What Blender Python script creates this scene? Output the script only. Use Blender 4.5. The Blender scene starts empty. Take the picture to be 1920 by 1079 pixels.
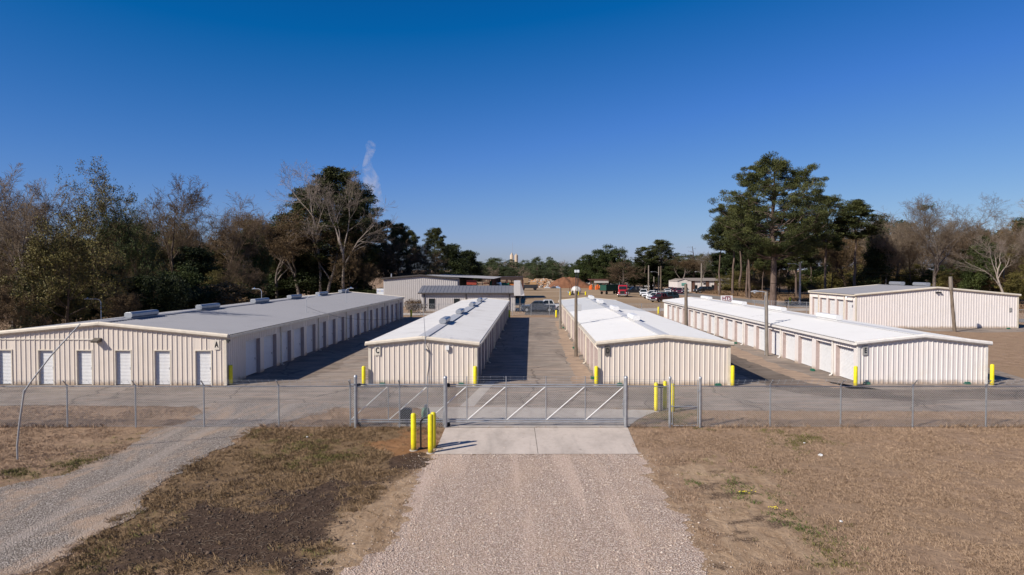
import bpy, bmesh, math, random
import numpy as np
from mathutils import Vector, Matrix

R = math.radians
scene = bpy.context.scene
# ------------------------------------------------------------------ camera
CAM_H = 7.1
PITCH = R(1.5)
cam_d = bpy.data.cameras.new('camera')
cam = bpy.data.objects.new('camera', cam_d)
scene.collection.objects.link(cam)
cam.location = (0, 0, CAM_H)
cam.rotation_euler = (R(90) - PITCH, 0, 0)
cam_d.sensor_width = 36.0
cam_d.lens = 24.0
cam_d.clip_start = 0.1
cam_d.clip_end = 20000
scene.camera = cam
# ------------------------------------------------------------------ sky and sun
SUN_EL = R(36.0)
SUN_AZ = math.atan2(-1.10, -0.78)          # compass style: x = sin, y = cos
to_sun = Vector((math.sin(SUN_AZ) * math.cos(SUN_EL), math.cos(SUN_AZ) * math.cos(SUN_EL), math.sin(SUN_EL)))
world = bpy.data.worlds.new('World')
scene.world = world
world.use_nodes = True
wn = world.node_tree
bg = wn.nodes['Background']
sky = wn.nodes.new('ShaderNodeTexSky')
sky.sky_type = 'NISHITA'
sky.sun_disc = False
sky.sun_elevation = SUN_EL
sky.sun_rotation = SUN_AZ
sky.altitude = 150
sky.air_density = 1.0
sky.dust_density = 0.35
sky.ozone_density = 3.0
ma = wn.nodes.new('ShaderNodeVectorMath'); ma.operation = 'MULTIPLY_ADD'     # deep, clear winter blue
ma.inputs[1].default_value = (.789, .799, 1.43)
ma.inputs[2].default_value = (-1.04, -.52, -1.28)
mx = wn.nodes.new('ShaderNodeVectorMath'); mx.operation = 'MAXIMUM'
mx.inputs[1].default_value = (0.02, 0.04, 0.08)
sp = wn.nodes.new('ShaderNodeSeparateXYZ'); cb = wn.nodes.new('ShaderNodeCombineXYZ')
def wmath(op, a, b):
    x = wn.nodes.new('ShaderNodeMath'); x.operation = op
    for i, v in enumerate((a, b)):
        if isinstance(v, (int, float)): x.inputs[i].default_value = v
        else: wn.links.new(v, x.inputs[i])
    return x.outputs[0]
wn.links.new(sky.outputs[0], ma.inputs[0]); wn.links.new(ma.outputs[0], mx.inputs[0]); wn.links.new(mx.outputs[0], sp.inputs[0])
over = wmath('MAXIMUM', wmath('SUBTRACT', sp.outputs[2], 7.2), 0.0)      # no harsh blue towards the bright side
wn.links.new(sp.outputs[0], cb.inputs[0]); wn.links.new(sp.outputs[1], cb.inputs[1])
wn.links.new(wmath('SUBTRACT', sp.outputs[2], wmath('MULTIPLY', over, .62)), cb.inputs[2])
wn.links.new(cb.outputs[0], bg.inputs[0])
bg.inputs[1].default_value = 0.07
sun_d = bpy.data.lights.new('sun', 'SUN')
sun_d.energy = 5.0
sun_d.angle = R(0.5)
sun_d.color = (1.0, 0.93, 0.82)
sun = bpy.data.objects.new('sun', sun_d)
scene.collection.objects.link(sun)
sun.rotation_euler = to_sun.to_track_quat('Z', 'Y').to_euler()
sun.location = (-40, -30, 40)
scene.view_settings.view_transform = 'Standard'
scene.view_settings.look = 'None'
scene.view_settings.exposure = 0.3
scene.view_settings.gamma = 1.0
scene.view_settings.use_curve_mapping = False
scene.cycles.max_bounces = 5
scene.cycles.diffuse_bounces = 3
scene.cycles.transparent_max_bounces = 8
scene.cycles.volume_bounces = 1

# ------------------------------------------------------------------ helpers
COL = scene.collection

def ray(px, py):
    cx = (px - 960) / 1280.0
    cy = -(py - 539.5) / 1280.0
    return Vector((cx, math.cos(PITCH) + cy * math.sin(PITCH), -math.sin(PITCH) + cy * math.cos(PITCH)))

def G(px, py, z=0.0):
    """ground point under a picture point"""
    d = ray(px, py)
    t = (CAM_H - z) / -d.z
    return Vector((d.x * t, d.y * t, z))

def A(px, py, Y):
    """point of a picture position at distance Y"""
    d = ray(px, py)
    t = Y / d.y
    return Vector((d.x * t, Y, CAM_H + d.z * t))

def XA(px, Y):
    return A(px, 506, Y).x

def ZA(py, Y):
    return A(960, py, Y).z

def tag(o, label=None, cat=None, group=None, kind=None):
    if label: o['label'] = label
    if cat: o['category'] = cat
    if group: o['group'] = group
    if kind: o['kind'] = kind
    return o

def thing(name, label, cat, loc=(0, 0, 0), rotz=0.0, group=None, scale=None):
    o = bpy.data.objects.new(name, None)
    o.empty_display_size = 0.3
    COL.objects.link(o)
    o.location = loc
    o.rotation_euler = (0, 0, rotz)
    if scale: o.scale = scale
    return tag(o, label, cat, group)

def link(name, me, parent=None):
    o = bpy.data.objects.new(name, me)
    COL.objects.link(o)
    if parent: o.parent = parent
    return o

def copy_tree(o, parent=None):
    c = o.copy()
    COL.objects.link(c)
    c.parent = parent
    for ch in list(o.children):
        copy_tree(ch, c)
    return c

class MB:
    def __init__(self):
        self.v = []; self.f = []; self.m = []; self.cur = 0
    def add(self, vs, fs):
        n = len(self.v)
        self.v.extend([tuple(v) for v in vs])
        for f in fs:
            self.f.append([i + n for i in f]); self.m.append(self.cur)
        return self
    def box(self, x0, x1, y0, y1, z0, z1):
        v = [(x0, y0, z0), (x1, y0, z0), (x1, y1, z0), (x0, y1, z0), (x0, y0, z1), (x1, y0, z1), (x1, y1, z1), (x0, y1, z1)]
        return self.add(v, [(0, 3, 2, 1), (4, 5, 6, 7), (0, 1, 5, 4), (1, 2, 6, 5), (2, 3, 7, 6), (3, 0, 4, 7)])
    def quad(self, a, b, c, d):
        return self.add([a, b, c, d], [(0, 1, 2, 3)])
    def prism(self, poly, axis, a, b, poly2=None):
        """poly of 2-D points extruded along axis from a to b (poly2: the outline at b)"""
        p2 = poly2 or poly
        def mk(p, t):
            if axis == 'x': return (t, p[0], p[1])
            if axis == 'y': return (p[0], t, p[1])
            return (p[0], p[1], t)
        n = len(poly)
        vs = [mk(p, a) for p in poly] + [mk(p, b) for p in p2]
        fs = [tuple(range(n))[::-1], tuple(range(n, 2 * n))]
        for i in range(n):
            j = (i + 1) % n
            fs.append((i, j, j + n, i + n))
        return self.add(vs, fs)
    def tube(self, pts, rad, n=8, cap=True, w=None):
        """tube along points; rad a number or one per point; w: (across, up) scale of the section"""
        pts = [Vector(p) for p in pts]
        if not hasattr(rad, '__len__'): rad = [rad] * len(pts)
        vs = []; fs = []
        prev = None
        for i, p in enumerate(pts):
            if i == 0: t = pts[1] - pts[0]
            elif i == len(pts) - 1: t = pts[-1] - pts[-2]
            else: t = (pts[i + 1] - pts[i]).normalized() + (pts[i] - pts[i - 1]).normalized()
            t = t.normalized() if t.length > 1e-9 else Vector((0, 0, 1))
            if prev is None:
                up = Vector((0, 0, 1)) if abs(t.z) < 0.95 else Vector((1, 0, 0))
                s = t.cross(up).normalized()
            else:
                s = (prev - t * prev.dot(t)).normalized()
            prev = s
            u = s.cross(t)
            for k in range(n):
                a = 2 * math.pi * (k + .5) / n
                sx, sy = math.cos(a) * rad[i], math.sin(a) * rad[i]
                if w: sx *= w[0]; sy *= w[1]
                vs.append(p + s * sx + u * sy)
        for i in range(len(pts) - 1):
            for k in range(n):
                a, b = i * n + k, i * n + (k + 1) % n
                fs.append((a, b, b + n, a + n))
        if cap:
            fs.append(tuple(range(n))[::-1])
            fs.append(tuple(range((len(pts) - 1) * n, len(pts) * n)))
        return self.add(vs, fs)
    def lathe(self, prof, n=14, loc=(0, 0, 0), axis='z'):
        vs = []; fs = []
        for r, z in prof:
            for k in range(n):
                a = 2 * math.pi * k / n
                c, s = math.cos(a) * r, math.sin(a) * r
                if axis == 'z': p = (c, s, z)
                elif axis == 'y': p = (c, z, s)
                else: p = (z, c, s)
                vs.append((p[0] + loc[0], p[1] + loc[1], p[2] + loc[2]))
        for i in range(len(prof) - 1):
            for k in range(n):
                a, b = i * n + k, i * n + (k + 1) % n
                fs.append((a, b, b + n, a + n))
        fs.append(tuple(range(n))[::-1]); fs.append(tuple(range((len(prof) - 1) * n, len(prof) * n)))
        return self.add(vs, fs)
    def mesh(self, name, mats, smooth=False):
        me = bpy.data.meshes.new(name)
        me.from_pydata(self.v, [], self.f)
        if not isinstance(mats, (list, tuple)): mats = [mats]
        for m in mats: me.materials.append(m)
        if len(mats) > 1:
            me.polygons.foreach_set('material_index', self.m)
        if smooth:
            me.shade_smooth()
            me.set_sharp_from_angle(angle=R(40))
        me.update()
        return me
    def build(self, name, mats, parent=None, smooth=False, bevel=0.0):
        o = link(name, self.mesh(name, mats, smooth), parent)
        if bevel:
            b = o.modifiers.new('edge', 'BEVEL')
            b.width = bevel; b.segments = 2; b.limit_method = 'ANGLE'; b.angle_limit = R(40)
        return o

def np_mesh(name, verts, faces, mats, attrs=None, smooth=False, midx=None):
    """verts (n,3), faces (m,k) arrays -> mesh; attrs: {name: per-face float array}"""
    me = bpy.data.meshes.new(name)
    nv, (nf, k) = len(verts), faces.shape
    me.vertices.add(nv)
    me.vertices.foreach_set('co', np.ascontiguousarray(verts, dtype=np.float32).ravel())
    me.loops.add(nf * k)
    me.loops.foreach_set('vertex_index', np.ascontiguousarray(faces, dtype=np.int32).ravel())
    me.polygons.add(nf)
    me.polygons.foreach_set('loop_start', np.arange(0, nf * k, k, dtype=np.int32))
    if not isinstance(mats, (list, tuple)): mats = [mats]
    for m in mats: me.materials.append(m)
    if midx is not None: me.polygons.foreach_set('material_index', midx.astype(np.int32))
    if smooth: me.polygons.foreach_set('use_smooth', np.ones(nf, dtype=bool))
    me.update(calc_edges=True)
    for an, arr in (attrs or {}).items():
        at = me.attributes.new(an, 'FLOAT', 'FACE')
        at.data.foreach_set('value', np.ascontiguousarray(arr, dtype=np.float32))
    return me

# ---- materials
class NT:
    def __init__(self, name):
        self.mat = bpy.data.materials.new(name)
        self.mat.use_nodes = True
        self.t = self.mat.node_tree
        self.b = self.t.nodes['Principled BSDF']
    def n(self, typ, **kw):
        x = self.t.nodes.new(typ)
        for k, v in kw.items(): setattr(x, k, v)
        return x
    def l(self, a, b): self.t.links.new(a, b)
    def pos(self):
        return self.n('ShaderNodeNewGeometry').outputs['Position']
    def obj(self):
        return self.n('ShaderNodeTexCoord').outputs['Object']
    def scale(self, vec, s):
        m = self.n('ShaderNodeMapping')
        m.inputs['Scale'].default_value = s
        self.l(vec, m.inputs['Vector'])
        return m.outputs[0]
    def noise(self, vec, scale, detail=4, rough=.6, dist=0):
        x = self.n('ShaderNodeTexNoise')
        x.inputs['Scale'].default_value = scale
        x.inputs['Detail'].default_value = detail
        x.inputs['Roughness'].default_value = rough
        x.inputs['Distortion'].default_value = dist
        self.l(vec, x.inputs['Vector'])
        return x.outputs['Fac']
    def ramp(self, fac, stops):
        x = self.n('ShaderNodeValToRGB')
        e = x.color_ramp.elements
        while len(e) < len(stops): e.new(0.5)
        for i, (p, c) in enumerate(stops):
            e[i].position = p
            e[i].color = c if len(c) == 4 else (*c, 1)
        self.l(fac, x.inputs[0])
        return x.outputs[0]
    def step(self, fac, a, b):
        x = self.n('ShaderNodeMapRange')
        x.interpolation_type = 'SMOOTHSTEP'
        x.inputs[1].default_value = a; x.inputs[2].default_value = b
        self.l(fac, x.inputs[0])
        return x.outputs[0]
    def math(self, op, a, b=None):
        x = self.n('ShaderNodeMath', operation=op)
        for i, v in enumerate((a, b)):
            if v is None: continue
            if isinstance(v, (int, float)): x.inputs[i].default_value = v
            else: self.l(v, x.inputs[i])
        return x.outputs[0]
    def mix(self, fac, a, b, mode='MIX'):
        x = self.n('ShaderNodeMix', data_type='RGBA', blend_type=mode)
        for i, v in ((0, fac), (6, a), (7, b)):
            if isinstance(v, (int, float)): x.inputs[i].default_value = v
            elif isinstance(v, tuple): x.inputs[i].default_value = (*v[:3], 1)
            else: self.l(v, x.inputs[i])
        return x.outputs[2]
    def attr(self, name):
        x = self.n('ShaderNodeAttribute')
        x.attribute_name = name
        return x
    def bump(self, h, strength=.5, dist=.05):
        x = self.n('ShaderNodeBump')
        x.inputs['Strength'].default_value = strength
        x.inputs['Distance'].default_value = dist
        self.l(h, x.inputs['Height'])
        self.l(x.outputs[0], self.b.inputs['Normal'])
    def out(self, color, rough=.8, metal=0.0, spec=.3):
        if isinstance(color, tuple): self.b.inputs['Base Color'].default_value = (*color, 1)
        else: self.l(color, self.b.inputs['Base Color'])
        if isinstance(rough, (int, float)): self.b.inputs['Roughness'].default_value = rough
        else: self.l(rough, self.b.inputs['Roughness'])
        self.b.inputs['Metallic'].default_value = metal
        self.b.inputs['Specular IOR Level'].default_value = spec
        return self.mat

_mats = {}
def paint(name, c, rough=.5, metal=0.0, spec=.4, var=.12, scale=3.0):
    """weathered paint or metal: the colour with faint uneven dirt"""
    if name in _mats: return _mats[name]
    t = NT(name)
    f = t.noise(t.obj(), scale, 6, .65)
    d = tuple(x * (1 - var * 1.6) for x in c)
    u = tuple(min(1, x * (1 + var * .6)) for x in c)
    col = t.ramp(f, [(.25, d), (.55, c), (.8, u)])
    m = t.out(col, rough, metal, spec)
    _mats[name] = m
    return m

def wall_paint(name, c, dirt=(.30, .20, .11)):
    """painted sheet metal with rain streaks and soil splashed on its foot"""
    t = NT(name)
    o = t.obj()
    st = t.noise(t.scale(o, (5, 5, .35)), 1.6, 5, .6)
    f = t.noise(o, .8, 4, .6)
    base = t.mix(t.step(st, .45, .8), c, tuple(x * .86 for x in c))
    base = t.mix(t.step(f, .5, .85), base, tuple(x * y for x, y in zip(c, (.93, .91, .87))))
    sep = t.n('ShaderNodeSeparateXYZ'); t.l(o, sep.inputs[0])
    hz = t.math('ADD', sep.outputs[2], t.math('MULTIPLY', t.noise(o, 2.2, 5, .7), -.5))
    foot = t.math('MULTIPLY', t.step(hz, .12, -.25), .75)
    col = t.mix(foot, base, dirt)
    return t.out(col, .48, 0, .4)

def leaf_mat(name, c1, c2, rough=.6, hue=.35):
    t = NT(name)
    a = t.attr('tone').outputs['Fac']
    rnd = t.n('ShaderNodeObjectInfo').outputs['Random']
    col = t.ramp(a, [(0, c1), (1, c2)])
    k = t.math('ADD', t.math('MULTIPLY', rnd, hue), 1 - hue / 2)
    cc = t.n('ShaderNodeCombineColor')
    for i in range(3): t.l(k, cc.inputs[i])
    col = t.mix(1.0, col, cc.outputs[0], 'MULTIPLY')
    t.out(col, rough, 0, .2)
    return t.mat

def bark_mat(name, c1, c2, scale=3.0):
    t = NT(name)
    o = t.scale(t.obj(), (1, 1, .3))
    f = t.noise(o, scale, 6, .7)
    col = t.ramp(f, [(.3, c1), (.7, c2)])
    t.bump(f, .6, .05)
    return t.out(col, .9, 0, .1)

# ---- value noise in numpy (for outlines and masks)
def vnoise(x, y, seed=0):
    xi = np.floor(x).astype(np.int64); yi = np.floor(y).astype(np.int64)
    xf = x - xi; yf = y - yi
    def h(a, b):
        n = (a * 374761393 + b * 668265263 + seed * 974711) & 0x7fffffff
        n = ((n ^ (n >> 13)) * 1274126177) & 0x7fffffff
        n = n ^ (n >> 16)
        return (n & 0xffff) / 65535.0
    u = xf * xf * (3 - 2 * xf); v = yf * yf * (3 - 2 * yf)
    return (h(xi, yi) * (1 - u) + h(xi + 1, yi) * u) * (1 - v) + (h(xi, yi + 1) * (1 - u) + h(xi + 1, yi + 1) * u) * v

def fbm(x, y, seed=0, octs=4):
    s = 0; a = .5; tot = 0
    for i in range(octs):
        s = s + a * vnoise(x * 2 ** i, y * 2 ** i, seed + i * 17); tot += a; a *= .55
    return s / tot

def sdist(px, py, poly):
    """signed distance, positive inside"""
    P = np.array([(p[0], p[1]) for p in poly], float)
    inside = np.zeros(px.shape, bool); dmin = np.full(px.shape, 1e9)
    n = len(P)
    for i in range(n):
        ax, ay = P[i]; bx, by = P[(i + 1) % n]
        c = ((ay > py) != (by > py)) & (px < (bx - ax) * (py - ay) / ((by - ay) if by != ay else 1e-9) + ax)
        inside ^= c
        ex, ey = bx - ax, by - ay
        t = np.clip(((px - ax) * ex + (py - ay) * ey) / max(ex * ex + ey * ey, 1e-9), 0, 1)
        dmin = np.minimum(dmin, np.hypot(px - ax - t * ex, py - ay - t * ey))
    return np.where(inside, dmin, -dmin)

def poly_px(pts):
    return [G(*p) if len(p) == 2 else Vector((p[0], p[1], 0)) for p in pts]

def jagged(poly, step=.15, amp=.2, seed=1, freq=.9):
    """outline with natural raggedness"""
    out = []
    n = len(poly)
    for i in range(n):
        a, b = Vector(poly[i][:2]), Vector(poly[(i + 1) % n][:2])
        L = (b - a).length
        k = max(1, min(400, int(L / step)))
        nrm = Vector((-(b - a).y, (b - a).x)) / max(L, 1e-6)
        for j in range(k):
            p = a + (b - a) * (j / k)
            d = (float(fbm(np.array(p.x * freq), np.array(p.y * freq), seed, 5)) - .5) * 2 * amp
            out.append((p.x + nrm.x * d, p.y + nrm.y * d))
    return out

def sheet(name, outline, z, mat, label=None):
    me = bpy.data.meshes.new(name)
    me.from_pydata([(p[0], p[1], z) for p in outline], [], [list(range(len(outline)))])
    if me.polygons[0].normal.z < 0: me.flip_normals()
    me.materials.append(mat)
    o = link(name, me)
    tag(o, kind='structure')
    return o

def text_mesh(body, size, extrude=.01, sx=1.0):
    cu = bpy.data.curves.new('letter', 'FONT')
    cu.body = body; cu.size = size; cu.extrude = extrude
    cu.align_x = 'CENTER'; cu.align_y = 'CENTER'; cu.offset = size * .02
    o = bpy.data.objects.new('letter_tmp', cu)
    COL.objects.link(o)
    bpy.context.view_layer.update()
    me = bpy.data.meshes.new_from_object(o.evaluated_get(bpy.context.evaluated_depsgraph_get()))
    bpy.data.objects.remove(o)
    bpy.data.curves.remove(cu)
    M = Matrix.Rotation(R(90), 4, 'X') @ Matrix.Diagonal((sx, 1, 1, 1))
    me.transform(M)
    me.name = 'letter'
    me.materials.clear()
    return me
# ================================================================== THE SETTING
RIVER = None
drive = poly_px([(815, 850), (1197, 850), (1214, 880), (1242, 930), (1290, 990), (1338, 1079)]) + [Vector((5.6, 9, 0)), Vector((-4.6, 9, 0))] + poly_px([(645, 1079), (725, 1025), (762, 980), (772, 930), (790, 890)])
lane_l = poly_px([(0, 915), (60, 905), (130, 888), (200, 858), (250, 828), (300, 803), (350, 790), (372, 776), (376, 758), (655, 757), (600, 775), (545, 790), (480, 803), (440, 830), (380, 862), (300, 905), (250, 960), (180, 1010), (100, 1060), (40, 1079)]) + [Vector((-13, 14, 0)), Vector((-22, 14, 0))]
soil_p = poly_px([(330, 912), (420, 885), (520, 893), (640, 905), (710, 945), (660, 1000), (570, 1025), (600, 1079), (190, 1079), (262, 985)])
soil2_p = poly_px([(700, 905), (740, 855), (800, 850), (795, 880), (770, 905)])
sand_p = poly_px([(585, 985), (690, 920), (800, 870), (790, 935), (760, 990), (690, 1079), (555, 1079), (640, 1025)])
sand2_p = poly_px([(690, 830), (760, 810), (840, 812), (830, 850), (740, 860)])
dirt_r = poly_px([(1220, 870), (1330, 868), (1430, 900), (1480, 950), (1560, 1010), (1600, 1079), (1330, 1079), (1285, 980), (1240, 925)])
green_ps = [poly_px(q) for q in ([(1270, 880), (1330, 862), (1400, 878), (1400, 905), (1430, 935), (1400, 955), (1330, 930), (1280, 905)],
            [(1420, 815), (1530, 812), (1560, 835), (1500, 850), (1430, 838)],
            [(0, 885), (110, 868), (215, 822), (245, 828), (130, 885), (0, 922)],
            [(480, 820), (640, 815), (660, 860), (560, 880), (480, 860)],
            [(170, 1040), (300, 950), (340, 960), (300, 1079), (160, 1079)],
            [(500, 985), (640, 1000), (620, 1060), (480, 1079)],
            [(1440, 960), (1560, 1000), (1640, 1079), (1500, 1079)],
            [(1180, 785), (1240, 768), (1300, 770), (1300, 800), (1180, 802)])]
left_lawn = poly_px([(480, 806), (655, 800), (835, 806), (800, 850), (775, 930), (720, 1025), (640, 1090), (60, 1090), (180, 1005), (290, 905), (430, 832)])
lush_p = poly_px([(1285, 905), (1330, 897), (1350, 905), (1400, 925), (1380, 935), (1340, 920)])

def masks(x, y):
    w = (fbm(x * .8, y * .8, 5, 5) - .5) * 3.0
    w2 = (fbm(x * 3.1, y * 3.1, 9, 4) - .5) * 1.6
    sm = lambda d, s: np.clip(.5 + d / s, 0, 1)
    soil = np.maximum(sm(sdist(x, y, soil_p) + w * 1.1 + w2, 1.6), sm(sdist(x, y, soil2_p) + w + w2 * .6, .6))
    soil = soil * np.clip(.35 + (fbm(x * .7 + 9, y * .7, 77, 5) - .30) * 3.2, .3, 1)
    soil = np.maximum(soil, .62 * sm(sdist(x, y, dirt_r) + w * 1.2 + w2 - .35, .9) * np.clip((fbm(x * 1.0 + y * .5, y * 2.2 - x * .6, 31, 5) - .46) * 5, 0, 1))
    sand = np.maximum(sm(sdist(x, y, sand_p) + w * .8 + w2 * .7, .7), .8 * sm(sdist(x, y, dirt_r) + w * 1.3 + w2 - .2, .9))
    orange = sm(sdist(x, y, sand2_p) + w * .8 + w2 * .5, .8)
    green = np.zeros_like(x)
    for g in green_ps:
        green = np.maximum(green, sm(sdist(x, y, g) + w * 1.2 + w2, 1.2) * np.clip((fbm(x * 1.6, y * 1.6, 41, 4) - .36) * 5, 0, 1))
    dd = sdist(x, y, drive)
    sand = np.maximum(sand, .75 * sm(dd + .55 + w * .25 + w2 * .5, .8))
    left = sm(sdist(x, y, left_lawn) + w * .6 + w2 * .6, 1.2)
    return soil, sand, green, orange, left

def axis_pts(lo, hi, a, b, fine, grow=1.35):
    pts = list(np.arange(a, b + fine / 2, fine))
    s = fine; p = a
    left = []
    while p > lo:
        s = min(s * grow, 600); p -= s; left.append(max(p, lo))
    s = fine; p = pts[-1]
    right = []
    while p < hi:
        s = min(s * grow, 600); p += s; right.append(min(p, hi))
    return np.array(left[::-1] + pts + right)

gx = axis_pts(-6000, 6000, -24, 24, .16)
gy = axis_pts(-400, 9000, 14, 37, .14)
XX, YY = np.meshgrid(gx, gy)
xr, yr = XX.ravel(), YY.ravel()
nx, ny = len(gx), len(gy)
ii = (np.arange(ny - 1)[:, None] * nx + np.arange(nx - 1)[None, :]).ravel()
gf = np.stack([ii, ii + 1, ii + nx + 1, ii + nx], 1)
sel = (np.abs(xr) < 30) & (yr > 8) & (yr < 42)
M4 = [np.zeros_like(xr) for _ in range(5)]
for k, arr in enumerate(masks(xr[sel], yr[sel])): M4[k][sel] = arr

def make_ground_mat():
    t = NT('dry_grass_ground')
    p = t.pos()
    big = t.noise(p, .12, 5, .6)
    mid = t.noise(p, .9, 6, .65)
    fine = t.noise(p, 16, 5, .75)
    tiny = t.noise(p, 70, 3, .7)
    grass = t.ramp(mid, [(.25, (.20, .132, .084)), (.5, (.305, .205, .135)), (.75, (.39, .27, .18))])
    grass = t.mix(t.step(big, .42, .66), grass, t.ramp(fine, [(.3, (.22, .148, .092)), (.7, (.375, .258, .17))]))
    grass = t.mix(t.math('MULTIPLY', t.step(fine, .52, .75), .5), grass, (.11, .07, .042))
    lawn = t.ramp(mid, [(.25, (.098, .064, .036)), (.48, (.175, .114, .064)), (.7, (.25, .172, .102)), (.8, (.30, .21, .13))])
    grass = t.mix(t.math('MULTIPLY', t.attr('ground_c').outputs['Fac'], .9), grass, lawn)
    m = t.attr('ground_a').outputs['Vector']
    sep = t.n('ShaderNodeSeparateXYZ'); t.l(m, sep.inputs[0])
    m2 = t.attr('ground_b').outputs['Fac']
    green = t.math('MULTIPLY', sep.outputs[2], t.step(fine, .38, .62))
    col = t.mix(t.math('MULTIPLY', green, .6), grass, (.115, .105, .035))
    nz = t.math('MULTIPLY', t.math('SUBTRACT', fine, .5), 1.5)
    f_or = t.step(t.math('ADD', m2, nz), .35, .8)
    col = t.mix(t.math('MULTIPLY', f_or, .8), col, t.ramp(mid, [(.3, (.22, .105, .045)), (.7, (.33, .175, .085))]))
    f_sand = t.step(t.math('ADD', sep.outputs[1], nz), .35, .75)
    sandc = t.ramp(t.noise(t.scale(p, (1.6, .45, 1)), 1.5, 7, .72, 1.2), [(.25, (.20, .125, .07)), (.5, (.36, .25, .16)), (.75, (.48, .345, .23))])
    col = t.mix(t.math('MULTIPLY', f_sand, .9), col, sandc)
    f_soil = t.step(t.math('ADD', sep.outputs[0], nz), .35, .75)
    soilc = t.ramp(t.noise(p, 6, 6, .75), [(.3, (.028, .018, .014)), (.5, (.062, .041, .031)), (.66, (.11, .075, .056)), (.8, (.20, .15, .115))])
    col = t.mix(t.math('MULTIPLY', f_soil, .92), col, soilc)
    col = t.mix(t.step(tiny, .64, .74), col, (.36, .27, .19))
    h = t.math('ADD', t.math('MULTIPLY', fine, .022), t.math('MULTIPLY', tiny, .016))
    h = t.math('ADD', h, t.math('MULTIPLY', t.noise(p, 1.7, 5, .6, .5), .16))
    t.bump(h, .9, 1.0)
    return t.out(col, .95, 0, .05)

me = np_mesh('ground', np.stack([xr, yr, np.zeros_like(xr)], 1), gf, make_ground_mat())
at = me.attributes.new('ground_a', 'FLOAT_VECTOR', 'POINT')
at.data.foreach_set('vector', np.stack(M4[:3], 1).astype(np.float32).ravel())
at = me.attributes.new('ground_b', 'FLOAT', 'POINT')
at.data.foreach_set('value', M4[3].astype(np.float32))
at = me.attributes.new('ground_c', 'FLOAT', 'POINT')
at.data.foreach_set('value', M4[4].astype(np.float32))
tag(link('ground', me), kind='structure')

def gravel_mat(name, cols, patch, patch_amt, scale=26):
    t = NT(name)
    p = t.pos()
    vo = t.n('ShaderNodeTexVoronoi')
    vo.inputs['Scale'].default_value = scale
    t.l(p, vo.inputs['Vector'])
    sepc = t.n('ShaderNodeSeparateColor'); t.l(vo.outputs['Color'], sepc.inputs[0])
    col = t.ramp(sepc.outputs[0], [(0, cols[0]), (.45, cols[1]), (.8, cols[2]), (1, cols[3])])
    d = t.step(vo.outputs['Distance'], .28, .62)
    col = t.mix(t.math('MULTIPLY', d, .55), col, tuple(x * .45 for x in cols[0]))
    big = t.noise(t.scale(p, (1, .45, 1)), .75, 6, .65, .4)
    col = t.mix(t.math('MULTIPLY', t.step(big, .46, .68), patch_amt), col, patch)
    lane_ = t.noise(t.scale(p, (1.1, .06, 1)), 1.0, 3, .5)
    col = t.mix(t.math('MULTIPLY', t.step(lane_, .5, .64), .45), col, tuple(min(1, x * 1.25) for x in cols[1]))
    f = t.noise(p, 4, 5, .7)
    col = t.mix(t.math('MULTIPLY', t.step(f, .55, .8), .35), col, tuple(x * .6 for x in patch))
    t.bump(t.math('ADD', t.math('MULTIPLY', vo.outputs['Distance'], -1.0), f), .9, .035)
    return t.out(col, .9, 0, .15)

m_gravel = gravel_mat('gravel', [(.37, .265, .205), (.54, .405, .325), (.64, .50, .42), (.80, .69, .60)], (.50, .36, .265), .5)
m_stone = gravel_mat('grey_gravel', [(.18, .148, .122), (.325, .272, .23), (.43, .37, .32), (.56, .50, .45)], (.44, .31, .215), .8)
sheet('gravel_driveway', jagged(drive, .05, .5, 3, 2.4), .009, m_gravel)
sheet('gravel_track', jagged(lane_l, .10, .55, 4, 1.1), .0175, m_stone)

def asphalt_mat(name='old_asphalt', k=1.0):
    t = NT(name)
    p = t.pos()
    big = t.noise(t.scale(p, (1.0, .35, 1)), .22, 6, .65, .6)
    mid = t.noise(t.scale(p, (.5, 1.5, 1)), .8, 6, .7, .3)
    fine = t.noise(p, 14, 4, .7)
    col = t.ramp(mid, [(.32, (.18, .145, .118)), (.5, (.275, .226, .187)), (.66, (.37, .31, .26))])
    col = t.mix(t.math('MULTIPLY', t.step(big, .47, .64), .75), col, (.155, .125, .105))
    col = t.mix(t.math('MULTIPLY', t.step(t.noise(t.scale(p, (.4, 1.8, 1)), .55, 7, .72, 1.0), .49, .68), .72), col, (.42, .31, .235))
    col = t.mix(t.math('MULTIPLY', fine, .35), col, (.10, .085, .07))
    vo = t.n('ShaderNodeTexVoronoi', feature='DISTANCE_TO_EDGE')
    vo.inputs['Scale'].default_value = .16
    wp = t.n('ShaderNodeVectorMath', operation='ADD')
    t.l(p, wp.inputs[0])
    nz = t.n('ShaderNodeTexNoise'); nz.inputs['Scale'].default_value = .7; nz.inputs['Detail'].default_value = 6; t.l(p, nz.inputs['Vector'])
    t.l(nz.outputs['Color'], wp.inputs[1])
    t.l(wp.outputs[0], vo.inputs['Vector'])
    col = t.mix(t.math('MULTIPLY', t.step(vo.outputs['Distance'], .012, .003), .55), col, (.07, .055, .045))
    if k != 1.0: col = t.mix(1.0, col, (k * 1.03, k, k * .97), 'MULTIPLY')
    t.bump(fine, .3, .01)
    return t.out(col, .9, 0, .2)
m_asph = asphalt_mat()
m_asph_d = asphalt_mat('dark_old_asphalt', .62)

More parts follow.
